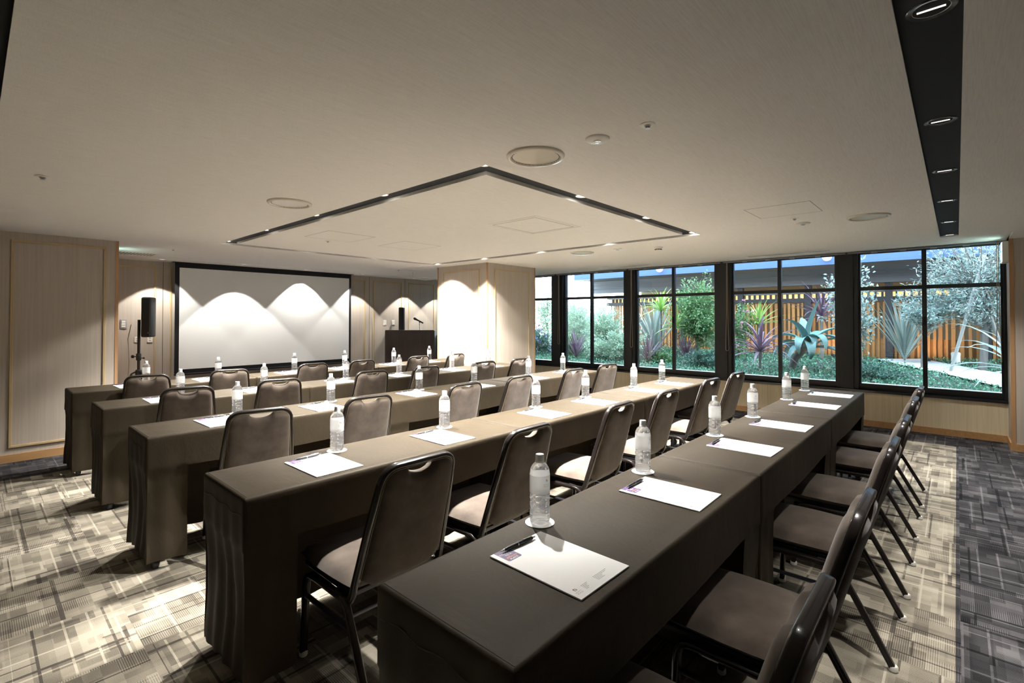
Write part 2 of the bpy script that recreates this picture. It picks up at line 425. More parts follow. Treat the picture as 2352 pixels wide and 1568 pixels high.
# ------------------------------------------------------------------ room shell
ZC = 2.18
XL, XWIN, YF, YB = -2.6, 7.63, -2.3, 8.57
YCOL, XCOL = 6.63, 1.06
struct(MB().box((XL-.1, YF-.1, -0.1), (XWIN+.2, YB+.2, 0)).build('floor', M['carpet']), 'patterned carpet tile floor')

CX0, CX1, CY0, CY1, CW = 1.85, 4.815, 1.865, 6.01, 0.125
SLOT = 0.022
ZW = 2.212
def ceiling():
    rects = {'cove': [(CX0, CY0, CX1, CY0+CW), (CX0, CY1-CW, CX1, CY1), (CX0, CY0, CX0+CW, CY1), (CX1-CW, CY0, CX1, CY1)],
             's1': [(0.07, -0.022, 6.62, 0.118)], 's2': [(-0.075, -0.022, 0.07, 6.0)],
             'gap': [(XCOL, 7.955, 6.66, 7.975), (6.655, -0.41, 6.67, 7.975)], 'win': [(6.67, -0.41, XWIN+.15, YB)]}
    xs = sorted({XL, XWIN+.15} | {r[i] for l in rects.values() for r in l for i in (0, 2)})
    ys = sorted({YF, YB} | {r[i] for l in rects.values() for r in l for i in (1, 3)})
    mbs = {k: MB() for k in ('ceil', 'cove', 's1', 's2', 'gap', 'win')}
    dz = {'ceil': 0, 'cove': SLOT, 's1': 0.012, 's2': 0.012, 'gap': 0.03, 'win': ZW-ZC}
    def typ(cx, cy):
        for k, l in rects.items():
            for r in l:
                if r[0] < cx < r[2] and r[1] < cy < r[3]: return k
        return 'ceil'
    for j in range(len(ys)-1):
        i = 0
        while i < len(xs)-1:
            t = typ((xs[i]+xs[i+1])/2, (ys[j]+ys[j+1])/2); k = i
            while k+1 < len(xs)-1 and typ((xs[k+1]+xs[k+2])/2, (ys[j]+ys[j+1])/2) == t: k += 1
            mbs[t].box((xs[i], ys[j], ZC+dz[t]), (xs[k+1], ys[j+1], ZC+0.4)); i = k+1
    struct(mbs['ceil'].build('ceiling', M['ceiling']), 'beige woven ceiling')
    struct(mbs['win'].build('ceiling', M['ceiling']), 'beige ceiling strip along the windows')
    for n, k in enumerate(('cove', 's1', 's2', 'gap')):
        struct(mbs[k].build('trim_%d' % (n+1), M['black'] if k != 'gap' else M['soffit']), ('black square ceiling channel', 'black ceiling strip running to the window', 'black ceiling strip on the left', 'thin ceiling shadow gap')[n])
ceiling()

def frame_moulding(mb, plane, a0, a1, z0, z1, d, w=0.022, t=0.012):
    """rectangular moulding on a plane: plane=('y',Y,-1) or ('x',X,-1)"""
    ax, c, sg = plane
    def bx(p0, p1, q0, q1):
        lo, hi = sorted((c, c+sg*t))
        if ax == 'y': mb.box((p0, lo, q0), (p1, hi, q1))
        else: mb.box((lo, p0, q0), (hi, p1, q1))
    bx(a0, a1, z1-w, z1); bx(a0, a1, z0, z0+w); bx(a0, a0+w, z0+w, z1-w); bx(a1-w, a1, z0+w, z1-w)
# walls
wl_ = struct(MB().box((XL-.2, YCOL, 0), (XCOL-0.02, YB+.2, ZC+.3)).build('wall_left', M['wall_wood']), 'pale wood panelled wall on the left')
mb = MB(); frame_moulding(mb, ('y', YCOL, -1), 0.258, 0.962, 0.135, 2.105, 0); mb.build('panel_moulding', M['mould'], wl_, bevel=0.003)
MB().box((XCOL-0.02, YCOL-0.004, 0.0), (XCOL+0.006, YB, ZC)).build('corner_trim', M['trim_wood'], wl_)
struct(MB().box((XL, YCOL-0.012, 0), (XCOL-0.02, YCOL, 0.075)).build('baseboard_left', M['base']), 'oak baseboard of the left wall')
wb = struct(MB().box((XCOL-.02, YB, 0), (XWIN+.2, YB+.2, ZC+.3)).build('wall_back', M['wall_wood']), 'pale wood panelled wall behind the screen')
mb = MB()
for a0, a1 in ((1.15, 1.807), (1.975, 2.75), (4.40, 5.197), (5.366, 6.046), (6.211, 6.898)):
    frame_moulding(mb, ('y', YB, -1), a0, a1, 0.14, 2.105, 0)
mb.build('panel_moulding', M['mould'], wb, bevel=0.003)
mb = MB()
for sx in (1.891, 5.283, 6.122, 6.98): mb.box((sx-.003, YB-.0015, 0.08), (sx+.003, YB, ZC))
mb.build('panel_seam', M['dark_wood'], wb)
struct(MB().box((XCOL, YB-.012, 0), (XWIN, YB, 0.075)).build('baseboard_back', M['base']), 'oak baseboard behind the screen')
struct(MB().box((XL-.2, YF-.2, 0), (XL, YCOL, ZC+.3)).build('wall_aisle', M['bounce_wall']), 'pale wall along the aisle')
struct(MB().box((XL, YF-.2, 0), (XWIN+.2, YF, ZC+.3)).build('wall_rear', M['bounce_wall']), 'pale wall behind the photographer')
XP, YP = 7.20, -0.41
pr = struct(MB().box((XP, YF, 0), (XWIN+.15, YP, ZC+.3)).build('wall_front', M['wall_wood']), 'pale wood wall right of the windows')
MB().box((XP-.004, YP-.03, 0.0), (XP+.02, YP+.004, ZC)).build('corner_trim', M['trim_wood'], pr)
struct(MB().box((XP-.012, YF, 0), (XP, YP-.03, 0.075)).box((XP+.02, YP, 0), (XWIN, YP+.012, 0.075)).build('baseboard_front', M['base']), 'oak baseboard right of the windows')
# window wall, below the sill
ZS = 0.455
wr_ = struct(MB().box((XWIN, YP, 0), (XWIN+.14, YB, ZS-.03)).build('wall_right', M['lamplit_sill_wood']), 'pale wood panelling below the windows')
mb = MB()
for sy in (0.5, 2.0, 3.5, 5.0, 6.5): mb.box((XWIN-.0015, sy-.002, 0.075), (XWIN, sy+.002, ZS-.03))
mb.build('panel_seam', M['trim_wood'], wr_)
struct(MB().box((XWIN-.012, YP+.012, 0), (XWIN, YB, 0.075)).build('baseboard_right', M['base']), 'oak baseboard below the windows')
struct(MB().box((XWIN-.03, YP, ZS-.03), (XWIN+.16, YB, ZS)).build('trim_5', M['black_sill'], bevel=0.004), 'black window sill')
struct(MB().box((XWIN, YP, 2.192), (XWIN+.15, YB, ZW+.02)).build('trim_6', M['black_frame']), 'black window head')
XG = 7.72
posts = [(5.60, 5.88), (4.085, 4.30), (2.50, 2.74), (0.935, 1.175), (-.47, -.385), (7.15, 7.45)]
for i, (a, b) in enumerate(posts):
    struct(MB().box((XG-.075, a, ZS), (XG+.09, b, 2.195)).box((XG-.095, a+.05, ZS), (XG-.075, b-.05, 2.195)).build('trim_%d' % (7+i), M['black_frame'], bevel=0.004), 'black post between windows')
bays = [(-.385, .935, .286), (1.175, 2.50, 1.857), (2.74, 4.085, 3.42), (4.30, 5.60, 4.99), (5.88, 7.15, 6.5), (7.45, YB, 8.0)]
for i, (a, b, mid) in enumerate(bays):
    mb = MB()
    mb.box((XG-.03, a, ZS), (XG+.03, b, 0.525)); mb.box((XG-.03, a, 2.18), (XG+.03, b, 2.195))
    mb.box((XG-.03, a, 0.525), (XG+.03, a+.02, 2.18)); mb.box((XG-.03, b-.02, 0.525), (XG+.03, b, 2.18))
    w = struct(mb.build('window_%d' % (i+1), M['black_frame'], bevel=0.002), 'black framed window, bay %d from the right' % (i+1))
    MB().box((XG-.032, mid-.022, 0.525), (XG+.028, mid+.022, 2.18)).build('mullion', M['black_frame'], w)
    MB().box((XG-.028, a+.02, 1.715), (XG+.024, b-.02, 1.76)).build('transom', M['black_frame'], w)
    for (p, q) in ((a+.02, mid-.022), (mid+.022, b-.02)):
        for (z0, z1) in ((0.525, 1.715), (1.76, 2.18)):
            MB().box((XG-.004, p, z0), (XG+.004, q, z1)).build('pane', M['glass'], w)
    MB().box((XG-.05, mid-.012, 1.28), (XG-.032, mid+.012, 1.38)).build('latch', M['black_sill'], w, bevel=0.003)
# pillar by the windows
PX0, PX1, PY0, PY1 = 5.10, 6.198, 5.108, 6.237
pl = struct(MB().box((PX0, PY0, 0), (PX1, PY1, ZC)).build('wall_pillar', M['wall_wood']), 'square wood clad pillar')
mb = MB(); frame_moulding(mb, ('x', PX0, -1), 5.273, 6.095, 0.14, 2.095, 0, 0.016); frame_moulding(mb, ('y', PY0, -1), 5.256, 6.052, 0.14, 2.10, 0, 0.016)
mb.build('panel_moulding', M['mould'], pl, bevel=0.003)
mb = MB()
for (x, y) in ((PX0, PY0), (PX1, PY0), (PX0, PY1)): mb.box((x-.006 if x == PX0 else x-.012, y-.006 if y == PY0 else y-.012, 0), (x+.012 if x == PX0 else x+.006, y+.012 if y == PY0 else y+.006, ZC))
mb.build('corner_trim', M['trim_wood'], pl)

# ------------------------------------------------------------------ ceiling lights
def spot(parent, z, power, half, blend, size=0.03, rx=0.0, ry=0.0, name='lamp_light'):
    d = bpy.data.lights.new(name, 'SPOT'); d.energy = power; d.color = LAMP_COL; d.spot_size = R(2*half); d.spot_blend = blend; d.shadow_soft_size = size
    o = bpy.data.objects.new(name, d); COL.objects.link(o); o.parent = parent; o.location = (0, 0, z); o.rotation_euler = (R(rx), R(ry), 0)
    return o
def downlight(x, y, z, label):
    t = thing('downlight', label, 'ceiling light', (x, y, z), 0, 'downlights in the square ceiling channel')
    MB().lathe([(0.037, 0.0), (0.046, -0.004), (0.049, -0.002), (0.049, 0.0)], 28, cap=False).build('trim_ring', M['white_plastic'], t, smooth=40)
    MB().lathe([(0.0, -0.0015), (0.037, -0.0015)], 28, cap=False).build('lens', M['lamp'], t)
    spot(t, -0.012, P_BEAM, 49, 1.0); spot(t, -0.014, P_FLOOD, 57, 0.2)
    return t
ord_ = ['first', 'second', 'third', 'fourth', 'fifth', 'sixth']
gx = [1.868, 2.822, 3.796, 4.758]; gy = [1.902, 2.888, 3.870, 4.878, 5.895]
zl = ZC+SLOT
for i, x in enumerate(gx):
    for j, y in enumerate(gy):
        if 0 < i < 3 and 0 < j < 4: continue
        if (i, j) == (0, 0): lb = 'round lit downlight at the nearest corner of the square black ceiling channel'
        elif (i, j) == (3, 4): lb = 'round lit downlight at the farthest corner of the channel, above the pillar'
        elif (i, j) == (0, 4): lb = 'round lit downlight at the left corner of the square ceiling channel'
        elif (i, j) == (3, 0): lb = 'round lit downlight at the right corner of the square ceiling channel'
        elif i == 0: lb = 'lit downlight on near left side of ceiling channel, %s along from the nearest corner' % ord_[j-1]
        elif j == 0: lb = 'lit downlight on near right side of ceiling channel, %s along from the nearest corner' % ord_[i-1]
        elif j == 4: lb = 'lit downlight on screen side of ceiling channel, %s along from the left corner' % ord_[i-1]
        else: lb = 'lit downlight on window side of ceiling channel, %s along from the right corner' % ord_[j-1]
        downlight(x, y, zl, lb)
# reflector downlights in the strip on the right (dimly lit)
zs = ZC+0.012
for k, x in enumerate((1.73, 2.744, 3.685, 4.636, 5.668, 6.56)):
    t = thing('reflector_downlight', 'chrome recessed downlight in the right black strip, %s' % (('nearest the camera', 'second from the camera', 'third from the camera', 'fourth from the camera', 'second from the window', 'nearest the window')[k]), 'ceiling light', (x, 0.043, zs), 0, 'chrome downlights in the right black strip')
    MB().lathe([(0.040, 0.0), (0.052, -0.003), (0.055, -0.001), (0.055, 0.001)], 28, cap=False).build('trim_ring', M['black_sill'], t, smooth=40)
    MB().lathe([(0.041, -0.0005), (0.037, 0.0015), (0.026, 0.003), (0.010, 0.004), (0.0, 0.004)], 28, cap=False).build('reflector', M['reflector'], t, smooth=60)
    MB().tube([(0.0, -0.03, 0.001), (0.0, 0.03, 0.001)], 0.004, 8).build('lamp_tube', M['lamp_soft'], t)
    spot(t, -0.012, P_STRIP, 40, 1.0, rx=-13)
t = thing('reflector_downlight', 'dark recessed downlight in the black strip at the top left corner', 'ceiling light', (-0.045, 1.83, zs), 0, 'downlights in the left black strip')
MB().lathe([(0.040, 0.0), (0.052, -0.003), (0.055, -0.001), (0.055, 0.001)], 28, cap=False).build('trim_ring', M['black_sill'], t, smooth=40)
MB().lathe([(0.041, -0.0005), (0.026, 0.003), (0.0, 0.004)], 28, cap=False).build('reflector', M['chrome'], t, smooth=60)
# wall washers near the screen
for k, (x, y, half) in enumerate(((1.80, 8.22, 43), (2.80, 8.04, 43), (3.84, 8.21, 44), (4.92, 8.22, 43), (6.10, 8.22, 43), (6.95, 8.20, 43))):
    t = thing('wall_washer', 'small round wall washer in the ceiling before the screen wall, %s from the left' % ord_[k], 'ceiling light', (x, y, ZC), 0, 'wall washers before the screen wall')
    MB().lathe([(0.030, 0.0), (0.040, -0.003), (0.042, -0.001), (0.042, 0.001)], 24, cap=False).build('trim_ring', M['white_plastic'], t, smooth=40)
    MB().lathe([(0.0, -0.001), (0.030, -0.001)], 24, cap=False).build('lens', M['lamp_soft'], t)
    spot(t, -0.01, P_WASH, half, 0.10, 0.02)

# ------------------------------------------------------------------ ceiling fittings
def speaker_c(x, y, label):
    t = thing('ceiling_speaker', label, 'ceiling speaker', (x, y, ZC), 0, 'round cream ceiling speakers')
    MB().lathe([(0.147, 0.0), (0.147, -0.006), (0.138, -0.014), (0.128, -0.014), (0.122, -0.006)], 48, cap=False).build('rim', M['cream_plastic'], t, smooth=50)
    MB().lathe([(0.122, -0.006), (0.116, -0.006), (0.0, -0.008)], 48, cap=False).build('cover', M['cream_plastic'], t, smooth=50)
    mb = MB()
    for i in range(36):
        a0, a1 = R(i*10+1.5), R(i*10+8.5)
        q = [(r*math.cos(a), r*math.sin(a), -0.0088) for r, a in ((0.117, a0), (0.1215, a0), (0.1215, a1), (0.117, a1))]
        mb.quad(*q)
    mb.build('vent_slots', M['black'], t)
speaker_c(1.913, 1.571, 'round cream ceiling speaker nearest the camera, by the corner of the black channel')
speaker_c(1.520, 3.508, 'round cream ceiling speaker left of the square black channel')
speaker_c(4.853, 0.52, 'round cream ceiling speaker between the hatch and the right black strip')
speaker_c(5.142, 3.47, 'round cream ceiling speaker between the square channel and the windows')
def disc_fitting(name, cat, x, y, r, label, group=None, kind='smoke'):
    t = thing(name, label, cat, (x, y, ZC), 0, group)
    if kind == 'smoke':
        MB().lathe([(r, 0.0), (r, -0.004), (r*.92, -0.009), (r*.35, -0.011), (0, -0.011)], 32, cap=False).build('base', M['white_plastic'], t, smooth=50)
        MB().lathe([(r*.30, -0.011), (r*.30, -0.016), (r*.2, -0.018), (0.0, -0.018)], 20, cap=False).build('lamp_cup', M['chrome'], t, smooth=40)
    elif kind == 'sprinkler':
        MB().lathe([(r, 0.0), (r, -0.002), (r*.85, -0.004), (r*.4, -0.004), (0, -0.004)], 28, cap=False).build('plate', M['white_plastic'], t, smooth=50)
        MB().lathe([(r*.42, -0.004), (r*.42, -0.009), (r*.3, -0.010)], 18, cap=False).lathe([(r*.12, -0.004), (r*.12, -0.016)], 10).lathe([(r*.34, -0.016), (r*.34, -0.0175)], 14).build('sprinkler_head', M['steel'], t, smooth=40)
    else:
        MB().lathe([(r, 0.0), (r, -0.012), (r*.8, -0.022), (r*.72, -0.024)], 28).build('base', M['white_plastic'], t, smooth=50)
        mb = MB()
        for i in range(12):
            mb.boxm((0.010, 0.004, 0.010), Matrix.Rotation(R(i*30), 4, 'Z') @ Matrix.Translation((0, -r*.74, -0.029)))
        MB().lathe([(r*.7, -0.024), (r*.66, -0.036), (0.0, -0.040)], 24, cap=False).build('sensor_dome', M['white_plastic'], t, smooth=50)
        mb.build('sensor_slots', M['black'], t)
disc_fitting('emergency_light', 'ceiling light', 1.917, 1.209, 0.056, 'white round emergency light in the ceiling beside the nearest speaker', 'round emergency lights')
disc_fitting('emergency_light', 'ceiling light', 4.819, 0.975, 0.056, 'white round emergency light in the ceiling beside the hatch', 'round emergency lights')
disc_fitting('emergency_light', 'ceiling light', 5.132, 2.965, 0.056, 'white round emergency light in the ceiling near the window side speaker', 'round emergency lights')
disc_fitting('sprinkler', 'sprinkler', 1.921, 0.964, 0.032, 'small white sprinkler in the ceiling, nearest the camera', 'ceiling sprinklers', 'sprinkler')
disc_fitting('sprinkler', 'sprinkler', 4.544, 0.98, 0.032, 'small white sprinkler in the ceiling beside the hatch corner', 'ceiling sprinklers', 'sprinkler')
disc_fitting('sprinkler', 'sprinkler', 0.277, 3.919, 0.036, 'small white sprinkler alone on the left part of the ceiling', 'ceiling sprinklers', 'sprinkler')
disc_fitting('sprinkler', 'sprinkler', 2.55, 4.95, 0.03, 'small white sprinkler inside the square ceiling channel', 'ceiling sprinklers', 'sprinkler')
disc_fitting('sprinkler', 'sprinkler', 1.625, 6.921, 0.035, 'small white sprinkler in the ceiling before the left air grille', 'ceiling sprinklers', 'sprinkler')
disc_fitting('sprinkler', 'sprinkler', 4.895, 7.04, 0.035, 'small white sprinkler in the ceiling left of the pillar', 'ceiling sprinklers', 'sprinkler')
disc_fitting('smoke_detector', 'smoke detector', 5.324, 2.543, 0.05, 'white domed smoke detector on the ceiling near the windows', None, 'smoke_dome')
t = thing('pendant_sensor', 'small hanging detector on a thin rod left of the pillar', 'detector', (5.2, 7.05, ZC))
MB().lathe([(0.06, 0.0), (0.06, -0.008), (0.0, -0.012)], 24, cap=False).build('plate', M['white_plastic'], t, smooth=50)
MB().tube([(0, 0, -0.01), (0, 0, -0.085)], 0.003, 6).build('rod', M['steel'], t)
def hatch(name, x0, y0, x1, y1, label, cat, w=0.004, frame=False):
    t = thing(name, label, cat, ((x0+x1)/2, (y0+y1)/2, ZC))
    a, b = (x1-x0)/2, (y1-y0)/2
    mb = MB()
    for (p, q) in (((-a, -b), (a, -b+w)), ((-a, b-w), (a, b)), ((-a, -b+w), (-a+w, b-w)), ((a-w, -b+w), (a, b-w))): mb.box((p[0], p[1], -0.0025 if frame else -0.0008), (q[0], q[1], 0.001))
    mb.build('frame', M['white_plastic'] if frame else M['soffit'], t)
    if frame:
        i = 0.045; mb = MB(); g = 0.006
        for (p, q) in (((-a+i, -b+i), (a-i, -b+i+g)), ((-a+i, b-i-g), (a-i, b-i)), ((-a+i, -b+i), (-a+i+g, b-i)), ((a-i-g, -b+i), (a-i, b-i))): mb.box((p[0], p[1], -0.0016), (q[0], q[1], 0.001))
        mb.build('air_slot', M['grey_plastic'], t)
    else:
        MB().lathe([(0.006, -0.001), (0.004, -0.002), (0, -0.002)], 12, (a-.01, 0, 0), cap=False).build('latch', M['steel'], t)
    MB().box((-a+w, -b+w, -0.0005), (a-w, b-w, 0.001)).build('panel', M['ceiling'], t)
hatch('access_hatch', 3.93, 0.752, 4.374, 1.19, 'square access hatch in the ceiling left of the right black strip', 'ceiling hatch')
hatch('access_hatch', 3.10, 4.35, 3.60, 4.85, 'faint square access hatch inside the channel, nearer the pillar', 'ceiling hatch', 0.003)
hatch('access_hatch', 2.25, 4.35, 2.75, 4.85, 'faint square access hatch inside the channel, nearer the screen', 'ceiling hatch', 0.003)
hatch('air_conditioner_grille', 3.035, 2.49, 3.675, 3.065, 'square flush air panel inside the square ceiling channel', 'air vent', 0.01, True)
t = thing('air_grille', 'long slatted air grille in the ceiling at the far left', 'air vent', (1.35, 7.72, ZC))
MB().box((-.27, -.15, -.004), (.27, .15, 0.001)).build('frame', M['white_plastic'], t, bevel=0.002)
mb = MB()
for i in range(15): mb.box((-.25+i*.034, -.13, -.006), (-.236+i*.034, .13, -.004))
mb.build('slats', M['soffit'], t)
for k, (y0, y1) in enumerate(((1.15, 2.15), (3.6, 4.5))):
    t = thing('slot_diffuser', ('long slot air diffuser in the ceiling before the middle windows', 'long slot air diffuser in the ceiling before the left windows')[k], 'air vent', (7.22, (y0+y1)/2, ZW), 0, 'slot diffusers along the windows')
    h = (y1-y0)/2
    MB().box((-.06, -h, -.005), (.06, h, 0.001)).build('frame', M['white_plastic'], t, bevel=0.002)
    mb = MB()
    for s in (-.03, 0, .03): mb.box((s-.006, -h+.02, -.0062), (s+.006, h-.02, -.005))
    mb.build('slots', M['grey_plastic'], t)
# roller blinds rolled up at the window heads with bead cords
for k, (a, b) in enumerate(((-.37, 1.04), (1.06, 2.60), (2.64, 4.18), (4.22, 5.72), (5.78, 7.2))):
    nm = ('rightmost window', 'second window from the right', 'third window from the right', 'fourth window from the right', 'fifth window from the right')[k]
    t = thing('roller_blind', 'rolled up blind rail with a looped cord above the ' + nm, 'blind', (XWIN-.02, (a+b)/2, 2.186), 0, 'rolled up blinds at the window heads')
    h = (b-a)/2
    MB().box((-.02, -h, 0.0), (.015, h, 0.02)).build('rail', M['soffit'], t, bevel=0.003)
    mb = MB()
    for q in (-.6, -.2, .2, .6): mb.box((-.022, q*h-.03, -.006), (.0, q*h+.03, 0.006))
    mb.build('brackets', M['grey_plastic'], t)
    yc = h-.06 if k else -h+.03
    zb = (-1.33, -1.32, -1.33, -1.33, -1.3)[k]
    pts = [(-.02, yc-.006, 0), (-.02, yc-.008, -.7), (-.022, yc-.022, zb+.05)] + arc((-.022, yc, zb+.03), 0.022, 180, 360, 6, ((0, 1, 0), (0, 0, 1))) + [(-.022, yc+.022, zb+.05), (-.02, yc+.008, -.7), (-.02, yc+.006, 0)]
    MB().tube(pts, 0.0035, 6, up=(1, 0, 0)).build('bead_cord', M['cable'], t, smooth=60)
# exit signs
def exit_sign(loc, rz, label):
    t = thing('exit_sign', label, 'exit sign', loc, rz, 'illuminated exit signs')
    MB().box((-.11, 0, -.11), (.11, .05, .11)).build('housing', M['white_plastic'], t, bevel=0.006)
    MB().box((-.10, -.002, -.10), (.10, 0.001, .10)).build('face', M['exit_white'], t)
    mb = MB()
    mb.box((-.095, -.004, .0), (-.02, -.002, .095)); mb.box((-.02, -.004, .06), (.02, -.002, .095))
    mb.box((.055, -.004, -.095), (.095, -.002, .095)); mb.box((-.02, -.004, .0), (.055, -.002, .02))
    mb.box((-.095, -.004, -.095), (.055, -.002, -.075))
    mb.build('pictogram', M['exit_green'], t)
exit_sign((XCOL+.056, 7.30, 2.03), R(90), 'small green and white exit sign on the side of the left wall')
exit_sign((7.36, YP+.052, 2.055), R(180), 'white boxed exit sign at the right end of the windows')

# ------------------------------------------------------------------ tables with fitted cloths
TL, TD, TH = 1.497, 0.447, 0.72
def cloth_mesh(seed, sl=0.195, sr=0.195, apron=0.535):
    rnd = random.Random(seed); off = rnd.random()*50
    hx, hy, r = TL/2, TD/2, 0.012
    # perimeter samples, starting front-left, counter clockwise seen from above
    pts = []
    def seg(p, q, n, nrm, side):
        for i in range(n):
            f = i/n; pts.append((p[0]+(q[0]-p[0])*f, p[1]+(q[1]-p[1])*f, nrm, side))
    def corner(cx, cy, a0):
        for i in range(4):
            a = R(a0+90*i/4); pts.append((cx+r*math.cos(a), cy+r*math.sin(a), (math.cos(a), math.sin(a)), 'c'))
    e, e2 = sl-r, sr-r
    corner(-hx+r, -hy+r, 180); seg((-hx+r, -hy), (-hx+r+e, -hy), 10, (0, -1), 'f'); seg((-hx+r+e, -hy), (hx-r-e2, -hy), 26, (0, -1), 'm'); seg((hx-r-e2, -hy), (hx-r, -hy), 10, (0, -1), 'f')
    corner(hx-r, -hy+r, 270); seg((hx, -hy+r), (hx, hy-r), 22, (1, 0), 'e')
    corner(hx-r, hy-r, 0); seg((hx-r, hy), (-hx+r, hy), 36, (0, 1), 'b')
    corner(-hx+r, hy-r, 90); seg((-hx, hy-r), (-hx, -hy+r), 22, (-1, 0), 'e')
    n = len(pts)
    zs_ = [TH-.012, TH-.03, TH-.07, TH-.12, 0.56, apron, apron-.01, 0.48, 0.42, 0.36, 0.30, 0.24, 0.18, 0.12, 0.07, 0.045]
    mb = MB()
    def ring(inset, z):
        b = len(mb.v)
        for (x, y, nr, sd) in pts: mb.v.append((max(-hx+inset, min(hx-inset, x)), max(-hy+inset, min(hy-inset, y)), z))
        return b
    rings = [ring(0.06, TH), ring(0.016, TH+.0015), ring(0.011, TH+.0025), ring(0.006, TH), ring(0.002, TH-.004)]
    for z in zs_:
        b = len(mb.v); rings.append(b)
        d = TH-z
        for (x, y, nr, sd) in pts:
            s = x*1.0 if abs(nr[1]) > .5 else y
            k = {'e': 1.0, 'f': 0.55, 'c': 0.4, 'm': 0.2, 'b': 0.5}[sd]
            fold = math.sin(s*58+off+2.0*mnoise.noise((s*6, off, z*1.2)))*0.5 + mnoise.noise((x*9+off, y*9, z*2.2))*1.1
            a = k*0.011*min(1, d/0.3)*fold
            crease = 0.004*k*mnoise.noise((x*14+off, y*14, z*11))*min(1, d/.1)
            tuck = 0.0
            if z < apron-.004: tuck = -0.004 - 0.010*math.sin(min(1, (apron-z)/.45)*math.pi)*(1 if sd in 'fe' else .5)
            o = a+crease+tuck
            zz = z
            if z < 0.08: zz = z + 0.012*mnoise.noise((x*7+off, y*7, 3.3)) + (0.02 if sd == 'e' else 0)*abs(math.cos(y*7))
            if sd == 'm' and abs(z-apron) < .006: zz = apron - 0.006*math.cos(x*4.2)
            mb.v.append((x+nr[0]*o, y+nr[1]*o, zz))
    NA = 5 + zs_.index(apron)
    for k in range(len(rings)-1):
        a, b = rings[k], rings[k+1]
        for i in range(n):
            j = (i+1) % n
            if k >= NA and pts[i][3] == 'm': continue
            mb.face((a+i, b+i, b+j, a+j))
    mb.face([rings[0]+i for i in range(n)])
    return mb
ROWS = [  # near edge y, x start, name
    (0.594, 0.662, 'row nearest the camera'), (1.867, 0.655, 'second row from the camera'), (3.203, 0.638, 'middle row'),
    (4.445, 0.630, 'second row from the screen'), (5.606, 0.592, 'row nearest the screen')]
third = ['left', 'middle', 'window side']
def make_table():
    t = thing('folding_table', 'x', 'table', (0, 0, 0), 0, 'wheeled tables under the cloths')
    MB().box((-TL/2+.012, -TD/2+.012, 0.685), (TL/2-.012, TD/2-.012, 0.712)).build('tabletop', M['dark_wood'], t, bevel=0.003)
    for s in (-1, 1):
        x = s*(TL/2-.055)
        lg = MB().box((x-.025, -.03, 0.09), (x+.025, .03, 0.685)).box((x-.03, -TD/2+.03, 0.07), (x+.03, TD/2-.03, 0.10)).build('leg', M['caster'], t, bevel=0.004)
        for q in (-1, 1):
            MB().lathe([(0.0, -.016), (0.026, -.016), (0.033, -.010), (0.033, .010), (0.026, .016), (0.0, .016)], 18, (x, q*(TD/2-.045), 0.033), rot=Matrix.Rotation(R(90), 3, 'Y')).box((x-.022, q*(TD/2-.045)-.012, 0.035), (x+.022, q*(TD/2-.045)+.012, 0.075)).build('caster', M['caster'], lg, smooth=40)
    MB().box((-TL/2+.12, .12, 0.60), (TL/2-.12, .135, 0.63)).build('brace', M['caster'], t)
    return t
CH = [
 [(1.05, .195, 0), (1.735, .195, 0), (2.62, .196, 0), (3.285, .195, 0), (4.12, .200, 0), (4.81, .200, 0)],
 [(1.134, 1.481, 0), (1.814, 1.513, 1.5), (2.682, 1.52, 2), (3.384, 1.536, -.5), (4.28, 1.556, -3), (4.95, 1.555, -3)],
 [(1.12, 2.938, -10), (1.805, 2.91, -3), (2.671, 2.902, -1), (3.327, 2.901, 0), (4.154, 2.892, 0), (4.863, 2.925, -6)],
 [(1.11, 4.286, -11), (1.788, 4.285, -12), (2.678, 4.275, -6), (3.328, 4.252, -3), (4.18, 4.215, -5), (4.80, 4.18, -3)],
 [(1.098, 5.48, -14), (1.776, 5.45, -12), (2.657, 5.47, -3), (3.279, 5.454, 0), (4.15, 5.47, -2), (4.79, 5.43, 3)]]
tab0 = make_table(); first = True
for ri, (y0, x0, rn) in enumerate(ROWS):
    for k in range(3):
        c = (x0+TL/2+k*1.502, y0+TD/2, 0)
        lb = 'black wheeled table legs under the %s cloth of the %s' % (third[k], rn)
        if first: tab0.location = c; tab0['label'] = lb; first = False
        else: dup(tab0, c, 0, lb)
        o = cloth_mesh(ri*10+k, sr=max(.05, min(.195, c[0]+TL/2-CH[ri][2*k+1][0]-.225)), sl=max(.05, min(.195, CH[ri][2*k][0]-.225-c[0]+TL/2))).build('tablecloth', M['cloth'], smooth=50, loc=c)
        o.data.polygons[-1].use_smooth = False
        for e in (-1, 1):
            MB().tube([(e*(TL/2+.0015), -TD/2+.02+q*(TD-.04)/16, .655+.006*math.sin(q*1.1+k+ri)) for q in range(17)], .0013, 5).build('seam', M['seam'], o)
            MB().tube([(e*(TL/2-.016), -TD/2+.012+q*(TD-.024)/8, TH+.0018) for q in range(9)], .0016, 5).build('hem', M['seam'], o)
        tag(o, 'dark brown fitted tablecloth on the %s table of the %s' % (third[k], rn), 'tablecloth', 'dark brown fitted tablecloths')

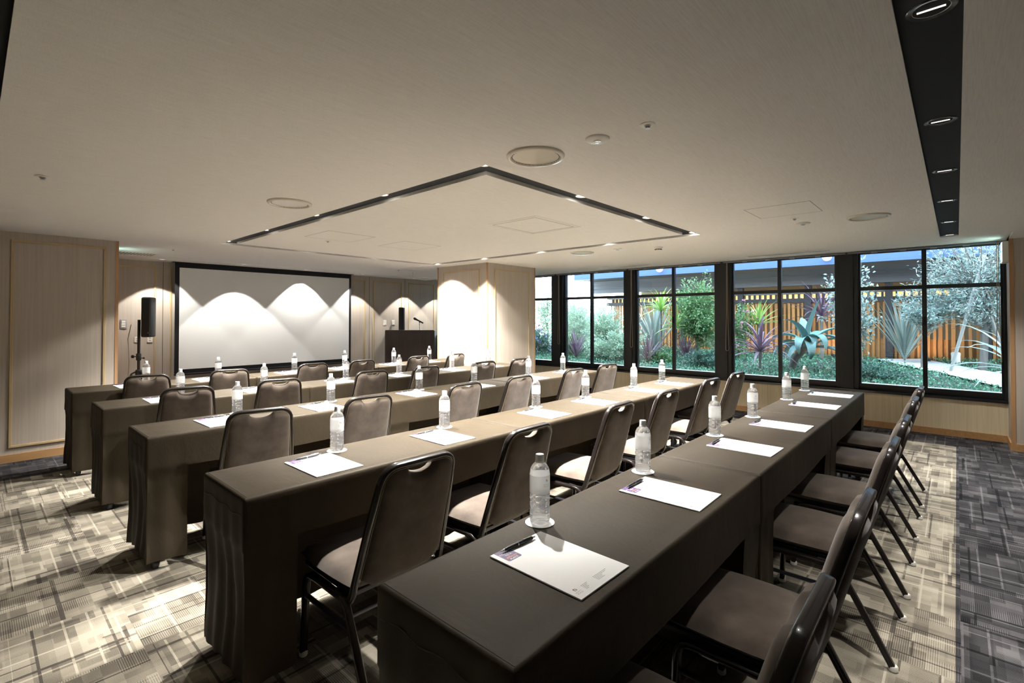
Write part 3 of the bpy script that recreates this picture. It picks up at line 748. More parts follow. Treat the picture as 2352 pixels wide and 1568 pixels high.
# ------------------------------------------------------------------ chairs
def make_chair():
    t = thing('banquet_chair', 'x', 'chair', (0, 0, 0), 0)
    prof = rrect(0.022, 0.030, 0.008, 3)
    # seat cushion
    mb = MB(); nx, ny = 18, 18
    def seat_out(u, v):   # u,v in -1..1 -> superellipse footprint
        x = u*0.214; y = 0.345+v*0.215
        return x, y
    top = []; bot = []
    for j in range(ny+1):
        for i in range(nx+1):
            u = -1+2*i/nx; v = -1+2*j/ny
            # squircle mapping of the square
            uu = u*math.sqrt(1-v*v*0.5*0.22); vv = v*math.sqrt(1-u*u*0.5*0.22)
            x, y = seat_out(uu, vv)
            e = max(abs(u), abs(v)); ed = (1-e**5)**0.5 if e < 1 else 0.0
            top.append((x, y, 0.390+0.034*ed+0.014*(1-u*u)*(1-v*v)))
            bot.append((x*(1-.03), 0.345+(y-.345)*.97, 0.390-0.038*ed))
    b0 = len(mb.v); mb.v += top; b1 = len(mb.v); mb.v += bot; w = nx+1
    for j in range(ny):
        for i in range(nx):
            a = j*w+i; mb.face((b0+a, b0+a+1, b0+a+w+1, b0+a+w)); mb.face((b1+a, b1+a+w, b1+a+w+1, b1+a+1))
    per = [i for i in range(w)] + [j*w+nx for j in range(1, ny+1)] + [ny*w+i for i in range(nx-1, -1, -1)] + [j*w for j in range(ny-1, 0, -1)]
    for k in range(len(per)):
        a, c = per[k], per[(k+1) % len(per)]; mb.face((b0+c, b0+a, b1+a, b1+c))
    mb.build('seat', M['velvet'], t, smooth=80)
    MB().box((-.19, .16, .342), (.19, .53, .362)).build('seat_pan', M['plastic_black'], t, bevel=0.004)
    # backrest cushion
    y0, z0, y1, z1 = 0.138, 0.375, 0.002, 0.838
    dv = Vector((0, y1-y0, z1-z0)); Lb = dv.length; dv.normalize(); nrm = Vector((0, dv.z, -dv.y))   # pointing to the front (+y)
    mb = MB(); nu, nv = 40, 22; HW = 0.156
    def vtop(x):
        a = abs(x); base = Lb-0.012
        if a > 0.104: base -= 0.052*(1-math.sqrt(max(0, 1-((a-.104)/.0525)**2))) if a < .1565 else .052
        if a < 0.062: base -= 0.034*math.sqrt(max(0, 1-(a/.062)**2))**0.8
        return base
    def vbot(x):
        a = abs(x); return 0.0 if a < 0.105 else (a-.105)*0.9
    F = []; Bk = []
    for j in range(nv+1):
        for i in range(nu+1):
            u = -1+2*i/nu; x = HW*math.copysign(abs(u)**0.92, u)
            v = j/nv; lo, hi = vbot(x), vtop(x); sv = lo+(hi-lo)*v
            e1 = abs(u)**6; e2 = abs(2*v-1)**9
            ed = math.sqrt(max(0, 1-e1))*math.sqrt(max(0, 1-e2))
            ce = Vector((x*(1.16-.16*min(1, sv/Lb*1.05)), y0, z0))+dv*sv
            F.append(tuple(ce+nrm*(0.006+0.030*ed))); Bk.append(tuple(ce-nrm*(0.010+0.022*ed)))
    w = nu+1; b0 = 0; mb.v += F; b1 = len(mb.v); mb.v += Bk
    for j in range(nv):
        for i in range(nu):
            a = j*w+i; mb.face((b0+a+1, b0+a, b0+a+w, b0+a+w+1)); mb.face((b1+a, b1+a+1, b1+a+w+1, b1+a+w))
    per = [i for i in range(w)] + [j*w+nu for j in range(1, nv+1)] + [nv*w+i for i in range(nu-1, -1, -1)] + [j*w for j in range(nv-1, 0, -1)]
    for k in range(len(per)):
        a, c = per[k], per[(k+1) % len(per)]; mb.face((b0+a, b0+c, b1+c, b1+a))
    mb.build('backrest', M['velvet'], t, smooth=70)
    # back frame (one bent tube up, over and down)
    def bp(x, s): q = Vector((x, y0, z0))+dv*s; return tuple(q)
    hx = 0.198; ht = 0.164; rc = 0.062; st = Lb-0.004
    left = [(-hx, .25, .340), (-hx, .20, .336), (-hx, .172, .336), (-hx, .153, .343), (-hx, .142, .360)]
    pts = left + [bp(-hx+.002, .03), bp(-(hx+ht)/2, Lb*.5), bp(-ht, st-rc)]
    pts += [bp(-ht+rc-rc*math.cos(R(a)), st-rc+rc*math.sin(R(a))) for a in (15, 30, 45, 60, 75, 90)]
    half = pts
    full = half + [bp(0, st)] + [(-p[0], p[1], p[2]) for p in half[::-1]]
    # keep the flat side facing front/back: up vector along the normal of the back
    mb = MB(); mb.sweep(full, rrect(0.020, 0.028, 0.007, 3), up=tuple(nrm)); mb.build('back_frame', M['chair_frame'], t, smooth=35)
    inner = [bp(-hx+.0115, .03), bp(-(hx+ht)/2+.0095, Lb*.5), bp(-ht+.0095, st-rc)] + [bp(-ht+rc-(rc-.0095)*math.cos(R(a)), st-rc+(rc-.0095)*math.sin(R(a))) for a in (15, 30, 45, 60, 75, 90)]
    inner = inner + [(-p[0], p[1], p[2]) for p in inner[::-1]]
    inner = [tuple(Vector(p)-nrm*0.0138) for p in inner]
    MB().tube(inner, 0.0013, 6, up=tuple(nrm)).build('piping', M['gold_line'], t, smooth=60)
    # legs, rails
    for s in (-1, 1):
        rear = [(s*.213, 0.0, 0.012), (s*.208, 0.115, 0.225), (s*.206, 0.160, 0.306), (s*.206, 0.174, 0.325), (s*.206, 0.195, 0.336), (s*.206, 0.225, 0.338)]
        lg = MB().sweep(rear, prof, up=(1, 0, 0)).build('leg', M['chair_frame'], t, smooth=35)
        MB().lathe([(0.0, 0), (0.013, 0), (0.0165, 0.004), (0.0165, 0.018), (0.014, 0.022), (0, 0.022)], 14, (s*.2135, -0.001, 0)).build('glide', M['glide'], lg, smooth=40)
        front = [(s*.206, 0.40, 0.338), (s*.206, 0.44, 0.336), (s*.207, 0.462, 0.325), (s*.208, 0.474, 0.303), (s*.210, 0.478, 0.26), (s*.215, 0.486, 0.012)]
        lg = MB().sweep(front, prof, up=(1, 0, 0)).build('leg', M['chair_frame'], t, smooth=35)
        MB().lathe([(0.0, 0), (0.013, 0), (0.0165, 0.004), (0.0165, 0.018), (0.014, 0.022), (0, 0.022)], 14, (s*.215, 0.486, 0)).build('glide', M['glide'], lg, smooth=40)
        MB().sweep([(s*.206, 0.22, 0.338), (s*.206, 0.405, 0.338)], prof, up=(1, 0, 0)).build('seat_rail', M['chair_frame'], t, smooth=35)
        MB().sweep([(s*.207, 0.128, 0.245), (s*.210, 0.478, 0.245)], rrect(0.010, 0.022, 0.004, 2), up=(1, 0, 0)).build('stretcher', M['chair_bar'], t, smooth=35)
    MB().sweep([(-.205, .150, .285), (.205, .150, .285)], rrect(0.012, 0.018, 0.004, 2)).build('crossbar', M['chair_bar'], t, smooth=35)
    return t
chair0 = make_chair()
seatpos = ['leftmost', 'second from the left', 'third from the left', 'third from the window', 'second from the window', 'nearest the window']
first = True
for ri, row in enumerate(CH):
    for k, (x, y, a) in enumerate(row):
        lb = 'brown velvet banquet chair, %s at the %s' % (seatpos[k], ROWS[ri][2])
        if first: chair0.location = (x, y, 0); chair0['label'] = lb; chair0['group'] = 'brown velvet banquet chairs'; first = False
        else: dup(chair0, (x, y, 0), R(a), lb)

# ------------------------------------------------------------------ bottles, coasters, pads, pens
def make_bottle():
    t = thing('water_bottle', 'x', 'water bottle', (0, 0, 0), 0, 'clear water bottles')
    prof = [(0.0, 0.006), (0.012, 0.003), (0.020, 0.0), (0.0275, 0.001), (0.0305, 0.005), (0.0315, 0.012), (0.0315, 0.030)]
    for c in (0.036, 0.052, 0.068, 0.084): prof += [(0.0315, c-.0045), (0.0298, c-.001), (0.0298, c+.001), (0.0315, c+.0045)]
    prof += [(0.0316, 0.092), (0.0311, 0.094), (0.0311, 0.150), (0.0316, 0.152), (0.0310, 0.158), (0.0285, 0.168), (0.0240, 0.177), (0.0185, 0.183), (0.0140, 0.186), (0.0128, 0.188), (0.0128, 0.196), (0.0, 0.196)]
    # wavy ribs: shift the ring heights around the bottle
    n = 40; mb = MB()
    for r, z in prof:
        for i in range(n):
            a = 2*math.pi*i/n
            zz = z+(0.0035*math.sin(3*a+z*90) if 0.031 < z < 0.09 else 0)
            mb.v.append((r*math.cos(a), r*math.sin(a), zz))
    for k in range(len(prof)-1):
        for i in range(n):
            j = (i+1) % n; mb.face((k*n+i, k*n+j, (k+1)*n+j, (k+1)*n+i))
    mb.build('body', M['water'], t, smooth=60, weld=True)
    lab = MB(); lab.lathe([(0.0318, 0.094), (0.0318, 0.150)], 48, cap=False); lo = lab.build('label', M['label'], t, smooth=60)
    cp = MB(); cp.lathe([(0.0142, 0.1865), (0.0142, 0.190), (0.0133, 0.191), (0.0133, 0.210), (0.0125, 0.2115), (0.0, 0.2115)], 36); cp.build('cap', M['cap'], t, smooth=40)
    mb = MB()
    for i in range(4):
        for q in range(7):
            a = R(200+q*7); z = 0.194+i*.004
            e = Vector((math.cos(a), math.sin(a), 0)); s = Vector((-math.sin(a), math.cos(a), 0)); c = e*0.01345+Vector((0, 0, z))
            mb.quad(c-s*.0006, c+s*.0006, c+s*.0006+Vector((0, 0, .0016)), c-s*.0006+Vector((0, 0, .0016)))
    mb.build('cap_print', M['grey_plastic'], t)
    A0 = R(262)
    def wrap(co, z):
        a = A0+co.x/0.0320; return Vector((0.0321*math.cos(a), 0.0321*math.sin(a), z+co.y))
    text_mesh('HYATT', 0.0062, M['print_grey'], 'lettering', lo, lambda c: wrap(c, 0.1245), space=1.35)
    text_mesh('PLACE', 0.0062, M['print_grey'], 'lettering', lo, lambda c: wrap(c, 0.1185), space=1.35)
    mats = [M['ink_yellow'], M['ink_blue'], M['ink_green'], M['ink_black'], M['ink_red']]
    mb = MB(); mb.mi = 0
    cells = [(-1, 1, 3), (0, 1, 4), (1, 1, 0), (-1, 0, 1), (1, 0, 3), (-1, -1, 2), (0, -1, 0), (1, -1, 1)]
    for cx, cy, mi in cells:
        mb.mi = mi; q = []
        for dx, dy in ((-.5, -.5), (.5, -.5), (.5, .5), (-.5, .5)): q.append(wrap(Vector(((cx+dx*.85)*.0026, (cy+dy*.85)*.0026, 0)), 0.136))
        mb.quad(*q)
    mb.build('emblem', mats, lo)
    return t
def make_coaster():
    o = MB().lathe([(0.0, 0.0), (0.0455, 0.0), (0.046, 0.0005), (0.046, 0.0013), (0.0455, 0.0018), (0.0, 0.0018)], 40).build('coaster', M['coaster'], smooth=40)
    return tag(o, 'x', 'coaster', 'round white coasters')
def make_pad():
    t = thing('notepad', 'x', 'notepad', (0, 0, 0), 0, 'white notepads')
    a, b, h = .105, .1485, .0035
    MB().box((-a, -b, 0), (a, b, h)).build('sheets', M['paper'], t)
    z = h+.0002
    mb = MB(); c0 = (-a+.014, b-.060); w, l, r = .050, .060, .006
    pts = [(c0[0], c0[1]+l), (c0[0], c0[1]+r)] + [(c0[0]+r-r*math.cos(R(q)), c0[1]+r-r*math.sin(R(q))) for q in (30, 60, 90)] + [(c0[0]+w-r+r*math.sin(R(q)), c0[1]+r-r*math.cos(R(q))) for q in (0, 30, 60, 90)] + [(c0[0]+w, c0[1]+l)]
    # rotate card so its long side lies across the pad top-left corner
    mb.v = [(x, y, z) for x, y in pts]; mb.face(range(len(pts)))
    card = mb.build('purple_card', M['purple'], t); card['label'] = 'purple printed corner of the pad'
    cx, cy = c0[0]+w/2, c0[1]+l/2-.008
    for txt, dy, s, m, sh in (('WELCOME', .017, .0098, 'print_white', 0), ('TO A', .0065, .0098, 'print_white', 0), ('different', -.0045, .0115, 'print_orange', .35), ('PLACE', -.0155, .0098, 'print_white', 0)):
        text_mesh(txt, s, M[m], 'lettering', card, lambda c, dy=dy: Vector((cx+c.x, cy+c.y+dy, z+.0002)), shear=sh)
    foot = MB()
    def bar(x, y, l, th=.0011): foot.quad((x, y, z), (x+l, y, z), (x+l, y+th, z), (x, y+th, z))
    for i, (l0, l1) in enumerate(((.052, .058), (.040, .050), (.032, .030), (.034, .026), (.022, .030))):
        bar(-a+.045, -b+.034-i*.0042, l0*.5); bar(-a+.098, -b+.036-i*.0042, l1)
    foot.build('footer_print', M['print_grey'], t)
    mats = [M['ink_yellow'], M['ink_blue'], M['ink_green'], M['ink_black'], M['ink_red']]; mb = MB()
    for ex, ey, mi in ((-1, 1, 3), (0, 1, 4), (1, 1, 0), (-1, 0, 1), (1, 0, 3), (-1, -1, 2), (0, -1, 0), (1, -1, 1)):
        mb.mi = mi; x, y = -a+.022+ex*.0032, -b+.034+ey*.0032; q = .0014
        mb.quad((x-q, y-q, z), (x+q, y-q, z), (x+q, y+q, z), (x-q, y+q, z))
    mb.build('emblem', mats, t)
    for txt, dy in (('HYATT', .0235), ('PLACE', .0175)):
        text_mesh(txt, .0052, M['print_grey'], 'lettering', t, lambda c, dy=dy: Vector((-a+.022+c.x, -b+dy+c.y, z)), space=1.4)
    return t
def make_pen():
    t = thing('ballpoint_pen', 'x', 'pen', (0, 0, 0), 0, 'black ballpoint pens')
    RX = Matrix.Rotation(R(90), 3, 'Y')
    MB().lathe([(0.0, -.048), (0.0030, -.048), (0.0052, -.030), (0.0056, -.008), (0.0054, 0.0), (0.0056, .004), (0.0056, .030), (0.0046, .058), (0.0036, .060), (0, .060)], 18, rot=RX).build('barrel', M['pen_black'], t, smooth=50)
    MB().lathe([(0.0, -.066), (0.0008, -.066), (0.0012, -.060), (0.0031, -.048), (0, -.048)], 16, rot=RX).build('tip', M['chrome'], t, smooth=50)
    MB().lathe([(0.0057, 0.0), (0.0060, .0005), (0.0060, .003), (0.0057, .0035)], 18, rot=RX, cap=False).build('band', M['chrome'], t, smooth=50)
    MB().lathe([(0.0, .060), (0.0026, .060), (0.0026, .069), (0.0018, .071), (0, .071)], 14, rot=RX).build('push_button', M['chrome'], t, smooth=50)
    MB().box((.022, -.0016, .0056), (.058, .0016, .0075)).build('clip', M['chrome'], t, bevel=0.0006)
    return t
bottle0, coaster0, pad0, pen0 = make_bottle(), make_coaster(), make_pad(), make_pen()
BX = [[1.206, 1.892, 2.744, 3.416, 4.324, 4.977], [1.199, 1.879, 2.755, 3.374, 4.193, 4.766], [1.215, 1.873, 2.71, 3.40, 4.232, 4.883],
      [1.193, 1.865, 2.70, 3.373, 4.181, 4.84], [1.189, 1.833, 2.666, 3.329, 4.091, 4.73]]
BY = [[.974, .976, .987, .987, .998, 1.004], [2.226, 2.236, 2.26, 2.247, 2.253, 2.243], [3.59, 3.575, 3.574, 3.59, 3.58, 3.58], [4.83]*6, [5.99]*6]
ZT = TH+.001
first = True
for ri in range(5):
    for k in range(6):
        x, y = BX[ri][k], BY[ri][k]; rn = ROWS[ri][2]; ps = seatpos[k]; y0 = ROWS[ri][0]
        rr = random.Random(ri*17+k)
        px, py, pa = x-.163+rr.uniform(-.006, .006), y0+.186+rr.uniform(-.006, .006), R(rr.uniform(-1.5, 1.5))
        if ri == 0 and k == 0: px, py, pa = 1.043, .781, R(-1.2)
        if ri == 1 and k == 0: px, py, pa = 1.045, 2.056, R(0.5)
        cl = (x, y, ZT); bl = (x, y, ZT+.0019); pl_ = (px, py, ZT)
        ql = (px-.008+rr.uniform(-.012, .012), py+.134+rr.uniform(-.004, .003), ZT+.0035+.0060); qa = R(rr.uniform(-4, 5))
        if ri == 0 and k == 0: ql = (1.031, .914, ZT+.0095); qa = R(-5)
        L = ['clear labelled water bottle, %s on the %s' % (ps, rn), 'round white coaster under the bottle %s, %s' % (ps, rn),
             'white notepad with purple corner, %s on the %s' % (ps, rn), 'black pen on the notepad %s on the %s' % (ps, rn)]
        rb = rr.uniform(-.5, .5)
        if first:
            for o, l, p, a in ((bottle0, L[0], bl, 0), (coaster0, L[1], cl, 0), (pad0, L[2], pl_, pa), (pen0, L[3], ql, qa)): o['label'] = l; o.location = p; o.rotation_euler = (0, 0, a)
            first = False
        else:
            for o, l, p, a in ((bottle0, L[0], bl, rb), (coaster0, L[1], cl, 0), (pad0, L[2], pl_, pa), (pen0, L[3], ql, qa)): dup(o, p, a, l)

# ------------------------------------------------------------------ screen end of the room
t = thing('projection_screen', 'large white projection screen with a black border on the far wall', 'projection screen', (3.415, 8.42, 0))
x0, x1, z0, z1 = -1.413, 1.385, 0.55, 2.178
MB().box((x0, -.004, z0), (x1, .004, z1)).build('border', M['black'], t)
MB().box((x0+.055, -.0065, z0+.06), (x1-.042, -.004, z1-.078)).build('screen_fabric', M['screen'], t)
MB().box((x0-.03, -.04, ZC-.006), (x1+.03, .05, ZC-.0005)).build('housing', M['black'], t)
MB().tube([(x0, 0, z0-.012), (x1, 0, z0-.012)], 0.014, 10).build('weight_bar', M['black'], t, smooth=40)

t = thing('lectern', 'dark walnut lectern facing the seats beside the pillar', 'lectern', (5.63, 7.72, 0), R(-44))
hw = .455
MB().box((-hw, -.02, 0.03), (hw, .005, 1.135)).build('front_panel', M['dark_wood'], t, bevel=0.003)
for s in (-1, 1):
    MB().box((s*hw-.0125 if s > 0 else -hw-.012, .005, 0.03), (hw+.012 if s > 0 else -hw+.0125, .42, 1.125)).build('side_panel', M['dark_wood'], t, bevel=0.003)
MB().boxm((2*hw-.02, .44, .022), Matrix.Translation((0, .21, 1.085)) @ Matrix.Rotation(R(-4), 4, 'X')).build('desk_top', M['dark_wood'], t, bevel=0.003)
MB().box((-hw+.02, .02, .55), (hw-.02, .40, .57)).build('shelf', M['dark_wood'], t)
MB().box((-hw+.01, .0, 0.0), (hw-.01, .38, 0.03)).build('plinth', M['black'], t)
def on_lectern(x, y, z):
    a = R(-44); return (5.63+x*math.cos(a)-y*math.sin(a), 7.72+x*math.sin(a)+y*math.cos(a), z)
t = thing('microphone', 'black microphone on a short chrome stand on the lectern', 'microphone', on_lectern(.16, .17, 1.098), R(-44))
MB().lathe([(0.0, 0), (.065, 0), (.065, .006), (.02, .014), (.012, .018), (0, .018)], 28).build('stand_base', M['plastic_black'], t, smooth=40)
MB().tube([(0, 0, .015), (0, 0, .135)], .0075, 10).build('stand_pole', M['chrome'], t, smooth=40)
MB().tube([(0, 0, .13), (0, 0, .175), (.004, 0, .19)], .010, 10).build('clip', M['plastic_black'], t, smooth=40)
RM = Matrix.Rotation(R(-62), 3, 'Y')
MB().lathe([(0, -.085), (.011, -.085), (.013, -.06), (.014, .03), (.020, .075), (0, .076)], 20, (0.0, 0, .205), rot=RM).build('handle', M['plastic_black'], t, smooth=50)
MB().lathe([(.020, .074), (.025, .082), (.0265, .098), (.022, .116), (.012, .126), (0, .129)], 20, (0.0, 0, .205), rot=RM).build('head_grille', M['grille'], t, smooth=60)
def stand_speaker(x, y, rz, zb, h, w, d, hub, lab_s, lab_p, bend=True, lr=.32):
    t = thing('speaker_stand', lab_s, 'speaker stand', (x, y, 0), rz, 'black tripod speaker stands')
    MB().tube([(0, 0, .12), (0, 0, zb-.002 if not bend else zb+.22)], .0165, 14).build('pole', M['plastic_black'], t, smooth=40)
    MB().lathe([(.021, hub+.14), (.028, hub+.15), (.028, hub+.22), (.021, hub+.23)], 16).build('collar', M['plastic_black'], t, smooth=40)
    kn = MB(); kn.lathe([(0, .02), (.006, .02), (.006, .055), (.020, .06), (.020, .078), (0, .08)], 14, (0, 0, hub+.19), rot=Matrix.Rotation(R(-90), 3, 'Y')); kn.lathe([(0, .02), (.005, .02), (.005, .05), (.012, .052), (.012, .064), (0, .066)], 14, (0, 0, hub+.17), rot=Matrix.Rotation(R(90), 3, 'Y')); kn.build('clamp_knobs', M['plastic_black'], t, smooth=40)
    MB().lathe([(.020, hub-.06), (.034, hub-.05), (.034, hub+.02), (.020, hub+.03)], 16).build('hub', M['plastic_black'], t, smooth=40)
    for k in range(3):
        a = R(100+120*k); c, s = math.cos(a), math.sin(a)
        MB().tube([(c*.03, s*.03, hub), (c*.07, s*.07, hub-.02), (c*lr, s*lr, .02)], .011, 10).build('leg', M['plastic_black'], t, smooth=40)
        MB().tube([(c*.02, s*.02, .14), (c*lr*.5, s*lr*.5, hub*.5)], .007, 8).build('brace', M['plastic_black'], t, smooth=40)
    sp = thing('loudspeaker', lab_p, 'loudspeaker', (x+(.085 if bend else 0), y-(.06 if bend else 0), zb), rz, 'black column loudspeakers')
    mb = MB(); mb.box((-w/2, -d/2, 0), (w/2, d/2, h)); mb.build('cabinet', M['plastic_black'], sp, bevel=0.02, seg=3, smooth=40)
    mb = MB(); mb.box((-w/2+.012, -d/2-.004, .012), (w/2-.012, -d/2+.002, h-.012)); mb.build('grille', M['grille'], sp, bevel=0.003)
    MB().lathe([(0, 0), (.006, 0), (.006, .002), (0, .002)], 12, (w*.3, -d/2-.004, .055), rot=Matrix.Rotation(R(90), 3, 'X')).build('badge', M['steel'], sp)
    MB().box((-w/2-.03 if bend else -.02, d/2-.02, .03), (-w/2+.03 if bend else .02, d/2+.035, .20)).build('bracket', M['plastic_black'], sp, bevel=0.003)
stand_speaker(1.43, 7.60, R(-40), 1.122, .50, .115, .13, .69, 'black tripod speaker stand between left wall and screen', 'black column loudspeaker on the tripod beside the screen')
stand_speaker(5.90, 8.36, R(-44), .98, .60, .115, .13, .50, 'black speaker stand hidden behind the lectern', 'slim black loudspeaker standing up behind the lectern', False, .17)
o = MB().tube([(1.36, 7.66, 1.28), (1.33, 7.66, 1.1), (1.34, 7.64, .8), (1.33, 7.7, .4), (1.36, 7.9, .02), (1.3, 8.3, .012)], .004, 6).build('speaker_cable', M['cable'], smooth=60)
tag(o, 'thin cable hanging from the loudspeaker beside the screen', 'cable')
t = thing('equipment_rack', 'low black equipment rack between the lectern and the pillar', 'equipment rack', (6.62, 8.02, 0), R(-44))
MB().box((-.28, -.22, .06), (.28, .25, .98)).build('cabinet', M['plastic_black'], t, bevel=0.006)
MB().box((-.29, -.23, .98), (.29, .26, 1.005)).build('top', M['black_sill'], t, bevel=0.003)
MB().box((-.24, -.225, .1), (.24, -.219, .94)).build('door', M['grille'], t)
for a in (-1, 1):
    for b in (-1, 1): MB().lathe([(0, 0), (.03, 0), (.03, .06), (0, .06)], 12, (a*.22, b*.18, 0)).build('caster', M['caster'], t)
def wall_plate(name, x0, z0, x1, z1, label, cat, group=None, buttons=0, m='white_plastic'):
    t = thing(name, label, cat, ((x0+x1)/2, YB, (z0+z1)/2), 0, group)
    w, h = (x1-x0)/2, (z1-z0)/2
    MB().box((-w, -.008, -h), (w, -.0005, h)).build('plate', M[m], t, bevel=0.003)
    if buttons:
        for k in range(buttons):
            c = -h*.75+(k+.5)*h*1.5/buttons
            MB().box((-w*.6, -.011, c-h*.6/buttons), (w*.6, -.008, c+h*.6/buttons)).build('rocker', M['white_plastic'], t, bevel=0.001)
    else:
        for c in (-h*.4, h*.4): MB().box((-w*.35, -.0095, c-.006), (w*.35, -.008, c+.006)).build('socket', M['grey_plastic'], t)
wall_plate('light_switch', 1.40, 1.214, 1.473, 1.345, 'grey three rocker light switch on the wall beside the loudspeaker', 'light switch', None, 3, 'grey_plastic')
wall_plate('wall_outlet', 1.725, 1.216, 1.785, 1.285, 'upper white wall outlet just right of the loudspeaker', 'wall outlet', 'white wall plates on the far wall')
wall_plate('wall_outlet', 1.56, 1.021, 1.622, 1.10, 'white wall outlet under the loudspeaker, left one of the lower pair', 'wall outlet', 'white wall plates on the far wall')
wall_plate('wall_outlet', 1.707, 1.016, 1.77, 1.10, 'white wall outlet under the loudspeaker, right one of the lower pair', 'wall outlet', 'white wall plates on the far wall')
wall_plate('light_switch', 5.598, 1.216, 5.67, 1.322, 'white switch plate above the lectern, left of the pair', 'light switch', 'white switch plates above the lectern', 3)
wall_plate('light_switch', 5.793, 1.214, 5.867, 1.321, 'white switch plate above the lectern, right of the pair', 'light switch', 'white switch plates above the lectern', 3)
#GARDEN
# ------------------------------------------------------------------ garden outside the windows
def gz(x, y): return 0.40 + max(0, x-8)*0.038 + 0.03*mnoise.noise((x*.7, y*.7, 0))
PATH = [(12.2, .85), (11.3, .35), (10.3, -.25), (9.3, -.85), (8.2, -1.5)]
def path_d(x, y):
    best = 9
    for (a, b) in zip(PATH[:-1], PATH[1:]):
        ax, ay = a; bx, by = b; dx, dy = bx-ax, by-ay
        t = max(0, min(1, ((x-ax)*dx+(y-ay)*dy)/(dx*dx+dy*dy))); best = min(best, math.hypot(x-ax-dx*t, y-ay-dy*t))
    return best
mb = MB(); nx, ny = 40, 80
for i in range(nx+1):
    for j in range(ny+1):
        x = 7.8+i*8.2/nx; y = -6+j*20/ny; mb.v.append((x, y, gz(x, y)-.02))
for i in range(nx):
    for j in range(ny):
        a = i*(ny+1)+j; mb.face((a, a+ny+1, a+ny+2, a+1))
struct(mb.build('ground', M['soil'], smooth=60), 'garden soil outside the windows')
mb = MB()
for k, (x, y) in enumerate(PATH):
    d = Vector((PATH[min(k+1, 4)][0]-PATH[max(k-1, 0)][0], PATH[min(k+1, 4)][1]-PATH[max(k-1, 0)][1], 0)).normalized(); s = Vector((-d.y, d.x, 0))
    for q in (-.40, -.2, 0, .2, .40): p = Vector((x, y, 0))+s*q; mb.v.append((p.x, p.y, gz(p.x, p.y)+.012))
for k in range(4):
    for q in range(4): a = k*5+q; mb.face((a, a+1, a+6, a+5))
struct(mb.build('path', M['path'], smooth=60), 'pale gravel garden path')
struct(MB().box((XG+.09, YP-.2, .44), (XG+.20, YB, .515)).build('trim_20', M['white_plastic']), 'pale outer window ledge')
struct(MB().box((7.80, -6, -.1), (7.92, YP-.02, 2.9)).box((7.80, -6, 2.24), (7.90, 12, 3.3)).box((7.68, YP-.05, -.1), (7.8, YB, .45)).build('trim_21', M['soffit']), 'outer building wall')

def leaf(mb, p, d, l, w, up=None):
    d = d.normalized(); up = up or Vector((RND.uniform(-1, 1), RND.uniform(-1, 1), RND.uniform(.2, 1)))
    s = d.cross(up)
    if s.length < 1e-3: s = d.cross(Vector((1, 0, 0)))
    s.normalize(); n = s.cross(d)
    b = len(mb.v); m = p+d*l*.45
    mb.v += [tuple(p), tuple(m+s*w*.5+n*w*.12), tuple(p+d*l-n*l*.08), tuple(m-s*w*.5+n*w*.12)]
    mb.face((b, b+1, b+2, b+3))
def blade(mb, p, az, el, L, w, droop, n=7, fold=.25, base_w=.55):
    pos = Vector(p); b = len(mb.v); st = L/n; a = R(az); e = R(el)
    s = Vector((-math.sin(a), math.cos(a), 0))
    for i in range(n+1):
        f = i/n
        d = Vector((math.cos(a)*math.cos(e), math.sin(a)*math.cos(e), math.sin(e)))
        nn = s.cross(d)*-1
        ww = w*(base_w+(1-base_w)*min(1, f/.3))*max(0.02, (1-max(0, (f-.35)/.65)**1.6))
        mb.v += [tuple(pos+s*ww*.5+nn*ww*fold), tuple(pos), tuple(pos-s*ww*.5+nn*ww*fold)]
        pos = pos+d*st; e -= R(droop)*(0.4+f)/n*1.4
    for i in range(n):
        q = b+i*3
        mb.face((q, q+1, q+4, q+3)); mb.face((q+1, q+2, q+5, q+4))
def rosette(mb, c, n, L, w, el, droop, jl=.25, fold=.25, nseg=7):
    for i in range(n):
        az = i*137.5+RND.uniform(-15, 15); f = i/max(1, n-1)
        blade(mb, c, az, el[0]+(el[1]-el[0])*f+RND.uniform(-7, 7), L*(1+RND.uniform(-jl, jl)), w*RND.uniform(.85, 1.1), droop*RND.uniform(.6, 1.3), nseg, fold)
def strap_plant(name, label, x, y, z0, stem_h, n, L, w, el, droop, mat, cat='garden plant', group=None, lean=(0, 0), fold=.25, stem_r=.035, kind_stem='bark'):
    t = thing(name, label, cat, (x, y, z0), 0, group)
    mb = MB(); rosette(mb, (lean[0], lean[1], stem_h), n, L, w, el, droop, fold=fold)
    mb.build('leaves', M[mat], t, smooth=70)
    if stem_h > .03:
        MB().tube([(0, 0, -.08), (lean[0]*.2, lean[1]*.2, stem_h*.4), (lean[0]*.6, lean[1]*.6, stem_h*.75), (lean[0], lean[1], stem_h+.02)], stem_r, 10, scale=[1.15, 1, .95, 1]).build('stem', M[kind_stem], t, smooth=60)
    return t
